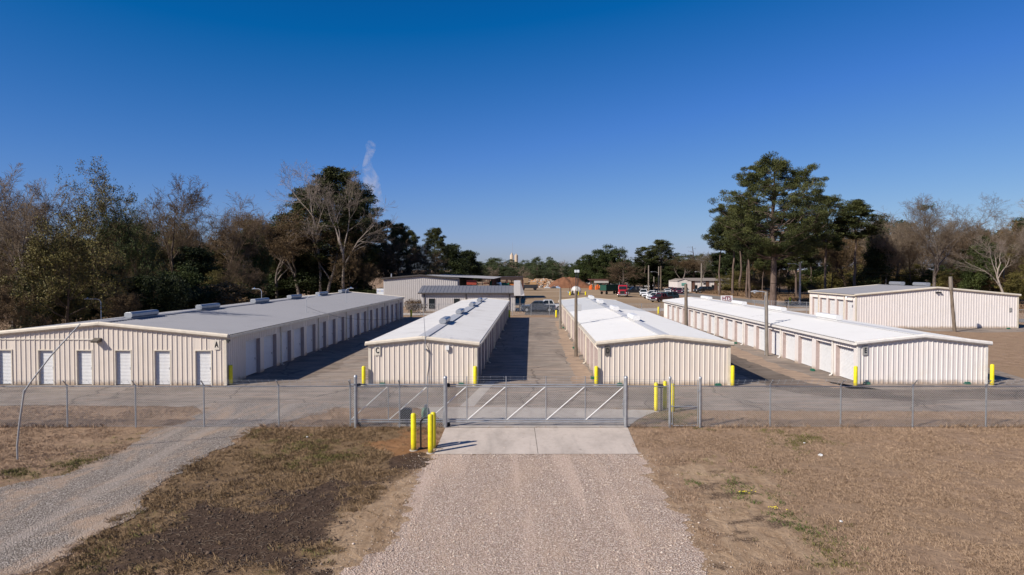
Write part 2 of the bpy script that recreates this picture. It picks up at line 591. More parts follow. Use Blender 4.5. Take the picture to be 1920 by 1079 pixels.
def concrete_mat(name, c):
    t = NT(name)
    p = t.pos()
    f = t.noise(t.scale(p, (1.2, .5, 1)), .6, 6, .65, .4)
    g = t.noise(p, 5, 5, .7)
    col = t.ramp(f, [(.28, tuple(x * .74 for x in c)), (.52, c), (.75, tuple(x * 1.12 for x in c))])
    col = t.mix(t.math('MULTIPLY', t.step(g, .48, .75), .35), col, (.30, .21, .145))
    tr = t.noise(t.scale(p, (1.4, .10, 1)), 1.3, 4, .6, .3)
    col = t.mix(t.math('MULTIPLY', t.step(tr, .55, .68), .28), col, tuple(x * .55 for x in c))
    sp_ = t.noise(p, 3.2, 3, .5)
    col = t.mix(t.math('MULTIPLY', t.step(sp_, .70, .74), .5), col, tuple(x * .4 for x in c))
    t.bump(t.noise(p, 40, 3, .6), .15, .004)
    return t.out(col, .85, 0, .2)
m_conc = concrete_mat('concrete', (.52, .445, .385))
m_conc2 = concrete_mat('worn_concrete', (.40, .355, .315))

yard = [G(-420, 762), G(0, 762), G(150, 761), G(270, 763), G(420, 764), G(560, 765), G(800, 766), G(960, 770), G(1240, 767), G(1310, 770), G(1500, 772), G(1920, 772), G(2300, 772)]
yard += [Vector((33.5, 41, 0)), Vector((33.2, 44, 0)), Vector((34.4, 49, 0)), Vector((31.6, 55, 0)), Vector((30.4, 62, 0)), Vector((30.2, 101, 0)), Vector((-47, 101, 0)), Vector((-46, 40, 0))]
sheet('asphalt_yard', jagged(yard, .2, .22, 7, .6), .0132, m_asph)
sheet('concrete_apron', [G(835, 803), G(1177, 803), G(1198, 852.5), G(814, 853)], .0225, m_conc)
sheet('concrete_drive', jagged([G(836, 802.4), G(1176, 802.4), G(1196, 787), G(1236, 770), G(1000, 765), G(780, 764), G(805, 776), G(832, 790)], .4, .05, 3, 1.), .0215, m_conc2)
sheet('concrete_strip', [G(862, 763), G(888, 763), G(930, 716), G(912, 716)], .0178, m_conc2)
cj = MB()
for a, b in (((1002, 803.6), (1002, 852)),):
    pa, pb = G(*a), G(*b)
    cj.box(pa.x - .012, pa.x + .012, pb.y, pa.y, .0227, .0235)
tag(cj.build('concrete_joint', paint('joint_dark', (.13, .11, .09), .9)), kind='structure')

def road_mat():
    t = NT('road_asphalt')
    p = t.pos()
    f = t.noise(p, .5, 6, .65)
    col = t.ramp(f, [(.3, (.16, .145, .13)), (.7, (.235, .215, .20))])
    return t.out(col, .85, 0, .3)
m_road = road_mat()
def strip_poly(cl, w):
    L, Rr = [], []
    for i, c in enumerate(cl):
        a = cl[max(0, i - 1)]; b = cl[min(len(cl) - 1, i + 1)]
        d = (Vector(b) - Vector(a)).normalized(); n = Vector((-d.y, d.x))
        L.append(Vector(c) + n * w / 2); Rr.append(Vector(c) - n * w / 2)
    return L + Rr[::-1]
rc = [Vector(q) for q in ((52, 420), (50.5, 300), (50, 230), (51.5, 180), (55.5, 140), (62, 115), (70, 97), (82, 80), (110, 55), (150, 30))]
sheet('road', strip_poly(rc, 7.5), .0062, m_road)
sheet('lane', jagged([Vector((-14, 116, 0)), Vector((60, 118, 0)), Vector((60, 125, 0)), Vector((-14, 126, 0))], .8, .4, 9, .3), .0035, m_conc2)
sheet('parking_pad', [Vector((-38, 106.5, 0)), Vector((-3, 106.5, 0)), Vector((-3, 112, 0)), Vector((-38, 112, 0))], .0028, m_conc2)
t = NT('sand_drift'); _p = t.pos()
_f = t.noise(t.scale(_p, (.6, 1.4, 1)), 1.1, 6, .72, .5)
m_drift = t.out(t.ramp(_f, [(.3, (.20, .155, .125)), (.5, (.33, .24, .175)), (.72, (.45, .33, .24))]), .95, 0, .05)
sheet('sand_drift', jagged(poly_px([(1041, 602), (1048, 602), (1078, 655), (1098, 690), (1116, 716), (1070, 722), (1078, 706), (1062, 672), (1050, 640)]), .2, .45, 21, .8), .0167, m_drift)
sheet('sand_drift', jagged(poly_px([(1300, 628), (1375, 650), (1470, 690), (1590, 728), (1560, 729), (1490, 712), (1400, 676), (1345, 655)]), .2, .4, 23, .8), .0167, m_drift)
sheet('dark_ground', jagged(poly_px([(1300, 618), (1345, 640), (1400, 668), (1480, 700), (1600, 732), (1850, 729), (1935, 733), (1935, 748), (1700, 752), (1560, 748), (1440, 728), (1380, 700), (1340, 668)]), .25, .7, 33, .45), .0155, m_asph_d)
sheet('dark_ground', jagged(poly_px([(520, 688), (640, 640), (690, 632), (680, 650), (640, 690), (560, 716), (500, 722)]), .25, .6, 35, .5), .0155, asphalt_mat('dull_old_asphalt', .80))
sheet('asphalt_strip', jagged([G(1690, 612), G(1940, 612), G(1960, 622), G(1840, 624), G(1700, 620)], .3, .3, 27, .5), .0034, m_asph)
sheet('dark_ground_sheet', jagged([G(984, 581), G(1048, 581), G(1048, 590.5), G(984, 590.5)], .3, .15, 29, .5), .0052, paint('dark_ground', (.07, .065, .065), .9))  # flat dark sheet under and around the far pickup
m_field = NT('dry_field')
_p = m_field.pos()
_c = m_field.ramp(m_field.noise(m_field.scale(_p, (.35, 1, 1)), .07, 6, .7, .5), [(.3, (.20, .135, .08)), (.5, (.30, .215, .14)), (.7, (.36, .27, .19))])
m_field = m_field.out(_c, .95, 0, .05)
sheet('bare_field', jagged([Vector((-45, 127, 0)), Vector((44, 127, 0)), Vector((42, 170, 0)), Vector((44, 240, 0)), Vector((30, 270, 0)), Vector((-60, 270, 0))], 1.5, 2.0, 13, .12), .0045, m_field)
# ================================================================== STORAGE BUILDINGS
m_cream = wall_paint('cream_siding', (.66, .58, .508))
m_creamw = wall_paint('pale_siding', (.69, .635, .61))
m_trim = paint('cream_trim', (.62, .55, .455), .45)
m_trimw = paint('white_trim', (.70, .66, .62), .45)
m_door = paint('white_door', (.66, .655, .66), .45, var=.06)
m_jamb = paint('mauve_jamb', (.40, .315, .295), .5)
m_galv = paint('galvanised', (.42, .43, .45), .42, .55, .5, .15, 6)
m_dark = paint('dark_paint', (.025, .025, .028), .5)
m_black = paint('black_paint', (.012, .012, .013), .5)
m_plate = paint('sign_plate', (.62, .56, .48), .5)
m_plate_g = paint('grey_plate', (.30, .29, .28), .5)
m_plate_d = paint('brown_plate', (.13, .115, .10), .5)

def roof_mat(name, c, stain, amt):
    t = NT(name)
    o = t.obj()
    f = t.noise(t.scale(o, (.25, 2.2, 1)), 1.3, 7, .72, .4)
    g = t.noise(o, .35, 5, .6)
    col = t.mix(t.math('MULTIPLY', t.step(f, .52, .74), amt), c, stain)
    col = t.mix(t.math('MULTIPLY', t.step(g, .5, .75), amt * .5), col, stain)
    k = t.noise(t.scale(o, (.6, 4, 1)), 3.0, 4, .8)
    col = t.mix(t.math('MULTIPLY', t.step(k, .64, .72), .6), col, tuple(x * .45 for x in stain))
    return t.out(col, .5, 0, .4)
m_roof_grey = roof_mat('grey_metal_roof', (.25, .246, .262), (.185, .182, .198), .6)
m_roof_old = roof_mat('stained_white_roof', (.50, .49, .49), (.33, .315, .305), .9)
m_roof_white = roof_mat('white_roof', (.585, .575, .57), (.47, .46, .45), .5)
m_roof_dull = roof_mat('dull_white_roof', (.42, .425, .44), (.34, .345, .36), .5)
m_roof_dark = roof_mat('dark_metal_roof', (.16, .16, .175), (.11, .11, .12), .5)

def strip(mb, O, T, N, prof, z0, z1):
    """vertical sheet: profile of (t, out) pairs, foot z0, head z1(t)"""
    O, T, N = Vector(O), Vector(T), Vector(N)
    f0 = z0 if callable(z0) else (lambda t: z0)
    f1 = z1 if callable(z1) else (lambda t: z1)
    vs = []
    for t, d in prof:
        b = O + T * t + N * d
        vs.append((b.x, b.y, f0(t))); vs.append((b.x, b.y, f1(t)))
    fs = [(2 * i, 2 * i + 2, 2 * i + 3, 2 * i + 1) for i in range(len(prof) - 1)]
    mb.add(vs, fs)

def ribs(a, b, pitch=.305, h=.039, wide=.105, top=.045, extra=()):
    pts = [(a, 0.0)]
    k = math.floor(a / pitch) + 1
    while k * pitch < b - wide / 2 - .01:
        c = k * pitch
        if c - wide / 2 > a + .01:
            pts += [(c - wide / 2, 0), (c - top / 2, h), (c + top / 2, h), (c + wide / 2, 0)]
            for q in (.35, .65):                     # two low stiffening ribs between the high ones
                m = c + wide / 2 + (pitch - wide) * q
                if m + .02 < b - .02:
                    pts += [(m - .014, 0), (m, .006), (m + .014, 0)]
        k += 1
    for e in extra: pts.append((e, 0.0))
    pts.append((b, 0.0))
    return sorted(pts)

_door_mesh = {}
def door_mesh(w, h, mat):
    key = (round(w, 2), round(h, 2), mat.name)
    if key not in _door_mesh:
        mb = MB()
        n = int(h / .085)
        pts = []
        for i in range(n):
            z = h * i / n; s = h / n
            pts += [(0.0, z), (-.028, z + s * .22), (-.028, z + s * .72)]
        pts.append((0.0, h))
        vs = []
        for d, z in pts: vs += [(0, d, z), (w, d, z)]
        mb.add(vs, [(2 * i, 2 * i + 1, 2 * i + 3, 2 * i + 2) for i in range(len(pts) - 1)])
        mb.box(0, w, -.03, .01, 0, .05)
        la = MB()
        la.box(w * .86, w * .86 + .11, -.06, -.018, .98, 1.04)
        la.tube([(w * .86 + .03, -.05, .98), (w * .86 + .03, -.06, .90)], .02, 6)
        _door_mesh[key] = (mb.mesh('roll_up_door', mat), la.mesh('latch', m_galv))
    return _door_mesh[key]

def add_door(root, loc, rotz, w, h, mat):
    dm, lm = door_mesh(w, h, mat)
    d = link('roll_up_door', dm, root)
    d.location = loc; d.rotation_euler = (0, 0, rotz)
    link('latch', lm, d)

def vent(root, x, y, z, L, w, mat, along='y'):
    mb = MB()
    w *= .9; hw, hh = w / 2, w * .36
    c = w * .18
    oct_ = [(-hw, hh * .45), (-hw, hh * 1.45), (-hw + c, hh * 1.9), (hw - c, hh * 1.9), (hw, hh * 1.45), (hw, hh * .45), (hw - c, .0), (-hw + c, .0)]
    mb.prism([(p[0], p[1] + .05) for p in oct_], 'y', 0, L)
    mb.box(-hw * .62, hw * .62, .06, L - .06, -.12, .08)
    o = mb.build('roof_vent', mat, root, bevel=.012)
    o.location = (x, y, z)
    return o

def gable(W, eave, ridge):
    return lambda x: eave + (ridge - eave) * (1 - abs(x - W / 2) / (W / 2))

def storage(name, label, origin, rotz, W, L, eave, ridge, wall, trim, roofs, front_doors=(), side_l=(), side_r=(), dh=2.18, fdh=2.13, overhang=.13, vents=(), vent_mat=None, vent_w=.62, downs=(), roof_pitch=.305, seams=(), lamps=()):
    root = thing(name, label, 'storage building', origin, rotz)
    g = gable(W, eave, ridge)
    z0 = .018
    # gable end walls
    def end_wall(doors, y, N):
        mb = MB()
        cuts = [0.0]
        for (a, b) in doors: cuts += [a, b]
        cuts.append(W)
        for i in range(0, len(cuts), 2):
            a, b = cuts[i], cuts[i + 1]
            ex = (W / 2,) if a < W / 2 < b else ()
            strip(mb, (0, y, 0), (1, 0, 0), N, ribs(a, b, extra=ex), z0, g)
        for (a, b) in doors:
            strip(mb, (0, y, 0), (1, 0, 0), N, ribs(a, b), fdh, g)
            s = -N[1]
            mb.quad((a, y, z0), (a, y + .2 * s, z0), (a, y + .2 * s, fdh), (a, y, fdh))
            mb.quad((b, y + .2 * s, z0), (b, y, z0), (b, y, fdh), (b, y + .2 * s, fdh))
            mb.quad((a, y, fdh), (a, y + .2 * s, fdh), (b, y + .2 * s, fdh), (b, y, fdh))
        mb.build('wall', wall, root)
    end_wall(front_doors, 0.0, (0, -1, 0))
    end_wall((), L, (0, 1, 0))
    for (a, b) in front_doors:
        add_door(root, (a, .14, z0 + .03), 0, b - a, fdh - .03, m_door)
    if front_doors:
        for (a, b) in front_doors:
            cs = MB(); cs.box(a - .06, a, -.045, .0, z0, fdh + .06); cs.box(b, b + .06, -.045, 0, z0, fdh + .06); cs.box(a, b, -.045, 0, fdh, fdh + .06)
            cs.build('door_casing', trim, root)
    # long walls
    rec = .34
    for side, doors in ((0, side_l), (1, side_r)):
        x = 0.0 if side == 0 else W
        N = (-1, 0, 0) if side == 0 else (1, 0, 0)
        s = -N[0]
        mb = MB()
        cuts = [0.0]
        for (a, b) in doors: cuts += [a, b]
        cuts.append(L)
        for i in range(0, len(cuts), 2):
            a, b = cuts[i], cuts[i + 1]
            if b - a < .03: continue
            prof = ribs(a, b) if b - a > .9 else [(a, 0), (b, 0)]
            strip(mb, (x, 0, 0), (0, 1, 0), N, prof, z0, eave if b - a > .9 else dh)
            if b - a <= .9: strip(mb, (x, 0, 0), (0, 1, 0), N, ribs(a, b), dh, eave)
        for (a, b) in doors:
            strip(mb, (x, 0, 0), (0, 1, 0), N, ribs(a, b), dh, eave)
        mb.build('wall', wall, root)
        for (a, b) in doors:
            mb = MB()
            mb.quad((x, a, z0), (x + rec * s, a, z0), (x + rec * s, a, dh), (x, a, dh))
            mb.quad((x + rec * s, b, z0), (x, b, z0), (x, b, dh), (x + rec * s, b, dh))
            mb.quad((x, a, dh), (x + rec * s, a, dh), (x + rec * s, b, dh), (x, b, dh))
            mb.build('door_frame', m_jamb, root)
        for (a, b) in doors:
            if side == 0: add_door(root, (x + .29, b, z0 + .03), R(-90), b - a, dh - .03, m_door)
            else: add_door(root, (x - .29, a, z0 + .03), R(90), b - a, dh - .03, m_door)
        for y in downs:
            ds = MB()
            xx = x + N[0] * .075
            ds.box(xx - .045, xx + .045, y - .05, y + .05, .14, eave - .02)
            ds.tube([(xx, y, .16), (xx + N[0] * .08, y, .06), (xx + N[0] * .2, y, .03)], .05, 6)
            ds.build('downspout', trim, root)
    # corner trim
    for x in (0, W):
        for y in (0, L):
            ct = MB()
            sx = -1 if x == 0 else 1; sy = -1 if y == 0 else 1
            ct.box(min(x, x + .045 * sx) - (.12 if x else 0), max(x, x + .045 * sx) + (0 if x else .12), min(y + .004 * sy, y + .05 * sy), max(y + .004 * sy, y + .05 * sy), z0 + .01, eave - .01)
            ct.box(min(x + .004 * sx, x + .05 * sx), max(x + .004 * sx, x + .05 * sx), min(y, y - .1 * sy), max(y, y - .1 * sy), z0 + .012, eave - .012)
            ct.build('corner_trim', trim, root)
    # roof: two ribbed slopes per stretch
    for (ya, yb, rm, dz) in roofs:
        mb = MB()
        for s in (0, 1):
            xe = -.16 if s == 0 else W + .16
            ze = eave - (ridge - eave) * .16 / (W / 2) + .10
            zr = ridge + .10
            prof = ribs(ya, yb, roof_pitch, .036, .12, .05)
            vs = []
            for t, d in prof:
                vs += [(xe, t, ze + d + dz), (W / 2, t, zr + d + dz)]
            fs = [(2 * i, 2 * i + 1, 2 * i + 3, 2 * i + 2) if s else (2 * i, 2 * i + 2, 2 * i + 3, 2 * i + 1) for i in range(len(prof) - 1)]
            mb.add(vs, fs)
        mb.tube([(W / 2, ya, zr + .03 + dz), (W / 2, yb, zr + .03 + dz)], .23, 6, w=(1.6, .16))
        mb.build('roof', rm, root)
    for (y, xa, xb) in seams:            # lapped or patched sheet edges
        sm = MB()
        zz = lambda x: g(x) + .10 + .040
        n = 5
        for i in range(n):
            p = xa + (xb - xa) * i / n; q = xa + (xb - xa) * (i + .72) / n
            sm.add([(p, y, zz(p)), (q, y, zz(q)), (q, y + .09, zz(q)), (p, y + .09, zz(p))], [(0, 1, 2, 3)])
        sm.build('roof_patch', paint('roof_tar', (.10, .10, .105), .7), root)
    # rake boards on both gables, gutters along both eaves
    for y in (-overhang, L + overhang):
        rk = MB()
        e = g(0) - (ridge - eave) * .19 / (W / 2) + .055
        for xa, xb, za, zb in ((-.19, W / 2, e, ridge + .055), (W / 2, W + .19, ridge + .055, e)):
            rk.tube([(xa, y, za), (xb, y, zb)], .125, 8, w=(1.0, 1.12))
        for xa, xb, za, zb in ((-.1, W / 2, e - .02, ridge + .03), (W / 2, W + .1, ridge + .03, e - .02)):
            yy = (y + .02, .03) if y < 0 else (L - .03, y - .02)
            rk.add([(xa, yy[0], za), (xb, yy[0], zb), (xb, yy[1], zb), (xa, yy[1], za)], [(0, 1, 2, 3)])
        rk.build('rake_trim', trim, root, smooth=True)
    for x, sx in ((-.19, -1), (W + .19, 1)):
        gt = MB()
        zz = eave - .10
        gt.prism([(x - .075, zz), (x + .075, zz), (x + .075 + .02 * 0, zz + .15), (x - .075, zz + .15)], 'y', -overhang + .1, L + overhang - .1)
        gt.build('gutter', trim, root)
    for (y, Lv) in vents:
        vent(root, W / 2, y, ridge + .14, Lv, vent_w, vent_mat or m_galv)
    return root

def letter_sign(root, ch, x, z, plate, ink, size=.50, w=.36, sx=.62):
    mb = MB()
    mb.box(-w / 2, w / 2, -.02, .012, -.30, .30)
    o = mb.build('letter_sign', plate, root)
    o.location = (x, -.055, z)
    me = text_mesh(ch, size, .008, sx)
    me.materials.append(ink)
    l = link('letter', me, o)
    l.location = (0, -.03, 0)

TH = math.atan((996 - 960) / 1280.0)
def front(pl, pr, y, th=TH):
    a, b = G(pl, y), G(pr, y)
    return a, -th, (b - a).length / math.cos(th)

def bays(start, n, pitch, w):
    return [(start + i * pitch, start + i * pitch + w) for i in range(n)]

# --- building A: wide, grey roof, person doors in its gable end
oA, rA, WA = front(-42, 430, 721.5)
fx = lambda px: (G(px, 721.5) - oA).length / math.cos(TH)
fd = [(fx(a), fx(b)) for a, b in ((-2, 24), (76, 104), (149, 177), (222, 251), (296, 325), (373, 402))]
fd = [(fx(-36), fx(-16))] * 0 + fd
bA = storage('storage_building', 'wide cream metal storage building marked A with grey roof and small end doors', oA, rA, WA, 57.5, 3.02, 3.74, m_cream, m_trim,
             [(0, 57.5, m_roof_grey, 0)], fd, side_r=bays(2.9, 18, 3.02, 2.35), dh=2.42, vents=[(2.9, 3.2), (12.4, 3.2), (23.0, 3.4), (32.7, 3.4), (42.6, 3.6), (52.6, 3.6)], vent_w=.60, downs=(9, 18, 27, 36, 45, 54), seams=((11.0, WA * .62, WA * .80), (12.2, WA * .60, WA * .78)))
letter_sign(bA, 'A', WA - .55, 2.52, m_plate, m_black)
lm = MB(); lm.prism([(-.0, -.1), (-.42, -.12), (-.46, -.02), (-.05, .14), (0, .14)], 'x', -.22, .22)
o = lm.build('wall_lamp', paint('bronze', (.10, .085, .07), .5), bA, bevel=.01); o.location = (fx(190), -.02, 2.78)
cd = MB(); cd.tube([(.2, -.07, 2.83), (fx(184), -.07, 2.83)], .022, 6)
cd.build('conduit', paint('conduit_paint', (.66, .62, .55), .4), bA)
lm = MB(); lm.box(-.10, .10, -.16, .0, -.06, .06); lm.tube([(0, -.1, -.05), (0, -.14, -.16)], .05, 6)
o = lm.build('wall_lamp', m_dark, bA, bevel=.01); o.location = (WA + .16, .05, 2.78)

# --- building C
oC, rC, WC = front(692.5, 894, 722)
bC = storage('storage_building', 'narrow cream metal storage building marked C with a stained white roof', oC, rC, WC, 57.0, 2.52, 2.86, m_cream, m_trim,
             [(0, 57, m_roof_old, 0)], side_r=bays(1.2, 18, 3.05, 2.4), side_l=bays(1.2, 18, 3.05, 2.4), dh=2.12, vents=[(9.4, 2.9), (20.6, 2.9), (33.8, 2.9), (45, 2.9)], vent_w=.60, downs=(9.9, 19, 28.2, 37.3, 46.5), roof_pitch=.305)
letter_sign(bC, 'C', .53, 2.13, m_plate, m_black)
bx = MB(); bx.box(-.11, .11, -.18, 0, -.16, .12); bx.box(-.04, .04, -.12, 0, -.26, -.16)
o = bx.build('junction_box', paint('box_white', (.72, .71, .70), .4), bC, bevel=.01); o.location = (WC - 1.78, -.02, 2.34)
cb = MB(); cb.tube([(WC * .525, -.05, 2.66), (WC * .55, -.05, 2.3), (WC * .56, -.05, 2.1), (WC * .555, -.05, 1.2), (WC * .54, -.05, .3)], .014, 5)
cb.build('cable', m_dark, bC)
pt = MB()
for i, (a, b) in enumerate(((11.4, 20.8), (22.4, 34), (35.6, 45))):
    pt.box(WC / 2 - .42, WC / 2 + .42, a + 1.3, b - .4, 2.985, 3.03)
pt.build('ridge_cap', m_roof_dull, bC)

# --- building D
oD, rD, WD = front(1123, 1365.5, 722.5)
bD = storage('storage_building', 'cream metal storage building marked D with white roof turning grey at the far end', oD, rD, WD, 57.0, 2.55, 2.96, m_cream, m_trim,
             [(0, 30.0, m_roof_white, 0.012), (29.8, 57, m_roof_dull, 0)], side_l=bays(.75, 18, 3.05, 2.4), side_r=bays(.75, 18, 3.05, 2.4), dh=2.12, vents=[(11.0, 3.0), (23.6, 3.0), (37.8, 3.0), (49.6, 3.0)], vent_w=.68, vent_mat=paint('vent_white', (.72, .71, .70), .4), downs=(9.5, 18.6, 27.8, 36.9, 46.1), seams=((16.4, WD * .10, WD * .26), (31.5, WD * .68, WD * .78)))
letter_sign(bD, 'D', .52, 2.12, m_plate_d, m_black, .44, .30, .62)

# --- building E
THE = math.atan((978 - 960) / 1280.0)
oE, rE, WE = front(1608, 1847, 720.5, THE)
bE = storage('storage_building', 'whitish metal storage building marked E with long row of white roll-up doors', oE, rE, WE, 57.5, 2.52, 2.95, m_creamw, m_trimw,
             [(0, 57.5, m_roof_white, 0)], side_l=bays(.55, 18, 3.08, 2.42), side_r=bays(.55, 18, 3.08, 2.42), dh=2.12, vents=[(11.1, 3.6), (22.4, 3.6), (33.8, 3.8), (47.6, 3.8)], vent_w=.64, vent_mat=paint('vent_white', (.72, .71, .70), .4), downs=(3.32, 12.5, 21.8, 31.0, 40.2, 49.5), seams=((21.5, WE * .08, WE * .33), (40, WE * .1, WE * .4)))
letter_sign(bE, 'E', .42, 2.10, m_plate_g, m_black, .44, .34, .66)

# --- building at the back beside the road
THF = math.atan((990 - 960) / 1280.0)
oF, rF, WF = front(1604, 1903, 615.5, THF)
bF = storage('storage_building', 'tall pale metal storage building with grey roof standing behind the whitish one near the road', oF, rF, WF, 13.5, 3.98, 4.86, m_creamw, m_trim,
             [(0, 13.5, m_roof_grey, 0)], side_l=bays(.7, 5, 2.5, 1.95), dh=3.3, vents=[(1.9, 2.8), (7.6, 2.8)], vent_w=.72, downs=(2.95, 10.5))
lm = MB(); lm.tube([(0, 0, 0), (-.5, -.1, .12), (-.9, -.1, .06)], .04, 6); lm.lathe([(.02, .1), (.14, .05), (.18, -.08)], 10, (-.95, -.1, 0))
o = lm.build('wall_lamp', m_galv, bF); o.location = (-.02, .5, 3.75)
bx = MB(); bx.box(-.16, .16, -.05, .02, -.24, .24)
o = bx.build('meter_box', m_plate_g, bF, bevel=.01); o.location = (WF - .95, -.04, 2.25)
lm = MB(); lm.box(-.3, -.1, -.28, 0, -.12, .02); lm.box(.1, .3, -.28, 0, -.12, .02); lm.box(-.12, .12, -.1, 0, -.05, .05)
o = lm.build('flood_light', m_dark, bF); o.location = (WF / 2 + .1, -.02, 4.4)

# ---- bait stations at the feet of the walls
m_green = paint('green_plastic', (.015, .12, .075), .45)
bait = MB()
bait.prism([(-.17, 0), (.17, 0), (.15, .13), (-.15, .13)], 'y', -.11, .11)
bait.box(.15, .21, -.05, .05, .0, .07); bait.box(-.21, -.15, -.05, .05, 0, .07); bait.box(-.11, .11, -.07, .07, .125, .15)
bait_me = bait.mesh('bait_station', m_green)
for px, py, lab in ((191, 720.5, 'between the second and third small doors of building A'), (413, 721.5, 'at the foot of the wall under the letter A'), (717, 723, 'at the foot of the wall under the letter C'),
                (865, 723, 'near the plain corner of building C under the junction box'), (1162, 723.5, 'at the foot of the wall under the letter D'), (1346, 723.5, 'at the plain end of the front wall of building D'),
                (1625, 721.5, 'at the foot of the wall under the letter E'), (1813, 721, 'at the plain end of the front wall of building E'), (1111, 711, 'on the worn ground beside the doors of building D'),
                (1076, 654, 'beside the wooden pole with the box on it'), (1379, 645, 'before the pale doors of building E past the dark gable shadow'), (1523.5, 696, 'before the third door of building E'), (1056, 616, 'by the pole at the far end of building D'), (1891, 617.5, 'at the corner of the tall pale building')):
    o = link('bait_station', bait_me)
    p = G(px, py)
    o.location = (p.x, p.y, .016)
    if px == 1111 or px > 1378 and px < 1530 or px in (1076, 1056): o.rotation_euler = (0, 0, R(90))
    tag(o, 'small green bait box ' + lab, 'bait box', 'green bait boxes along the walls')
# ================================================================== FENCES, GATES, POSTS
def diag_wires(L, H, pitch=.10, r=.0045, z0=.04):
    """chain-link fabric in the x-z plane: real wires, both ways"""
    segs = []
    s = -H
    while s < L:
        for sg in (1, -1):
            x0, x1, za, zb = s, s + H, 0.0, H
            if x0 < 0: za += -x0; x0 = 0
            if x1 > L: zb -= x1 - L; x1 = L
            if x1 - x0 > .02:
                if sg == 1: segs.append((x0, za, x1, zb, .004))
                else: segs.append((x0, H - za, x1, H - zb, -.004))
        s += pitch
    S = np.array(segs)
    n = len(S)
    d = np.stack([S[:, 2] - S[:, 0], S[:, 3] - S[:, 1]], 1)
    d /= np.linalg.norm(d, axis=1)[:, None]
    pn = np.stack([-d[:, 1], d[:, 0]], 1)
    vs = np.zeros((n, 6, 3))
    for e in range(2):
        for k in range(3):
            a = 2 * math.pi * k / 3
            vs[:, e * 3 + k, 0] = S[:, 2 * e] + pn[:, 0] * math.cos(a) * r
            vs[:, e * 3 + k, 2] = S[:, 2 * e + 1] + pn[:, 1] * math.cos(a) * r + z0
            vs[:, e * 3 + k, 1] = S[:, 4] + math.sin(a) * r
    base = (np.arange(n) * 6)[:, None]
    fs = np.concatenate([base + np.array([[k, (k + 1) % 3, 3 + (k + 1) % 3, 3 + k]]) for k in range(3)], 0)
    return vs.reshape(-1, 3), fs

m_wire = paint('wire', (.40, .41, .43), .45, .5)
m_post = paint('steel_post', (.40, .41, .43), .42, .6, .5, .2, 8)

def fence(label, a, b, posts, H=1.86, arms=True, name='chain_link_fence', pitch=.10, wr=.0040, barb=True, pr=.035, arm_dir=-1):
    a, b = Vector((a[0], a[1], 0)), Vector((b[0], b[1], 0))
    d = b - a; L = d.length
    root = thing(name, label, 'fence', a, math.atan2(d.y, d.x))
    v, f = diag_wires(L, H - .06, pitch, wr)
    link('mesh', np_mesh('mesh', v, f, m_wire), root)
    rl = MB(); rl.tube([(0, 0, H), (L, 0, H)], .024, 8); rl.build('top_rail', m_galv, root, smooth=True)
    bw = MB(); bw.tube([(0, -.005, .07), (L, -.005, .07)], .006, 4); bw.build('tension_wire', m_wire, root)
    for t in posts:
        p = MB()
        p.tube([(t, .03, 0), (t, .03, H + .02)], pr, 10)
        p.lathe([(pr + .012, H - .03), (pr + .012, H + .05), (.01, H + .08)], 10, (t, .03, 0))
        if arms: p.tube([(t, .03, H + .04), (t, .03 + arm_dir * .30, H + .32)], .024, 6)
        p.build('post', m_post, root, smooth=True)
    if barb:
        w = MB()
        for k in (1 / 3, 2 / 3, 1.0):
            yy, zz = (.03 + arm_dir * .30 * k, H + .04 + .28 * k) if arms else (.03, H + .04 + .26 * k)
            w.tube([(0, yy, zz), (L, yy, zz)], .005, 4)
            n = int(L / .3)
            for i in range(n):
                x = .15 + i * .3
                w.tube([(x, yy - .03, zz - .025), (x, yy + .03, zz + .025)], .004, 3, cap=False)
                w.tube([(x, yy + .03, zz - .025), (x, yy - .03, zz + .025)], .004, 3, cap=False)
        w.build('barbed_wire', m_wire, root)
    return root

FY = G(960, 802).y
X = lambda px, y=FY: (px - 960) / 1280 * y * 1.0
fl = X(-330)
fence('long galvanised chain-link fence with slanted arms in front of building A up to the gate', (fl, FY), (X(665), FY), [X(q) - fl for q in (-280, -145, -10, 121, 250, 379, 520, 655)])
fence('short chain-link fence panel behind the three yellow posts, overlapped by the sliding gate', (X(666), FY), (X(833), FY), [X(748) - X(666)])
fence('short chain-link fence panel between gate post and walk gate with yellow posts behind it', (X(1176), FY), (X(1257), FY), [], arms=False)
fr = X(2250)
fence('long galvanised chain-link fence with slanted arms in front of building E and the dry lawn', (X(1314), FY), (fr, FY), [X(q) - X(1314) for q in (1447, 1580, 1716, 1854, 1992, 2130)])

def gate_post(px, top, r, label, extra=None):
    p0 = Vector((X(px), FY, 0))
    h = ZA(top, FY)
    root = thing('gate_post', label, 'gate post', p0, 0, 'thick round posts of the two gates')
    m = MB(); m.tube([(0, 0, 0), (0, 0, h)], r, 14); m.build('post', m_post, root, smooth=True)
    c = MB(); c.lathe([(r + .008, h - .05), (r + .008, h + .01), (r * .6, h + .06), (.005, h + .075)], 14); c.build('cap', m_galv, root, smooth=True)
    b = MB()
    for z in np.arange(.3, h - .1, .38): b.lathe([(r + .006, z), (r + .006, z + .03)], 12)
    b.build('band', m_galv, root)
    if extra: extra(root)
def rollers(root):
    for z in (1.9, .12):
        w = MB(); w.lathe([(.03, -.05), (.085, -.05), (.085, .05), (.03, .05)], 14, (.12, .12, z), 'y')
        w.box(.02, .2, .04, .16, z - .07, z - .03)
        w.build('roller', m_black, root)
gate_post(665.5, 706, .075, 'thick steel gate post with rollers at the tail end of the sliding gate', rollers)
def rollers2(root):
    rollers(root)
    w = MB(); w.tube([(-.07, -.04, .15), (-.07, -.04, .75)], .045, 8); w.build('sleeve', m_post, root)
gate_post(834.5, 708, .085, 'thick steel gate post with rollers behind the three yellow posts at the concrete drive', rollers2)
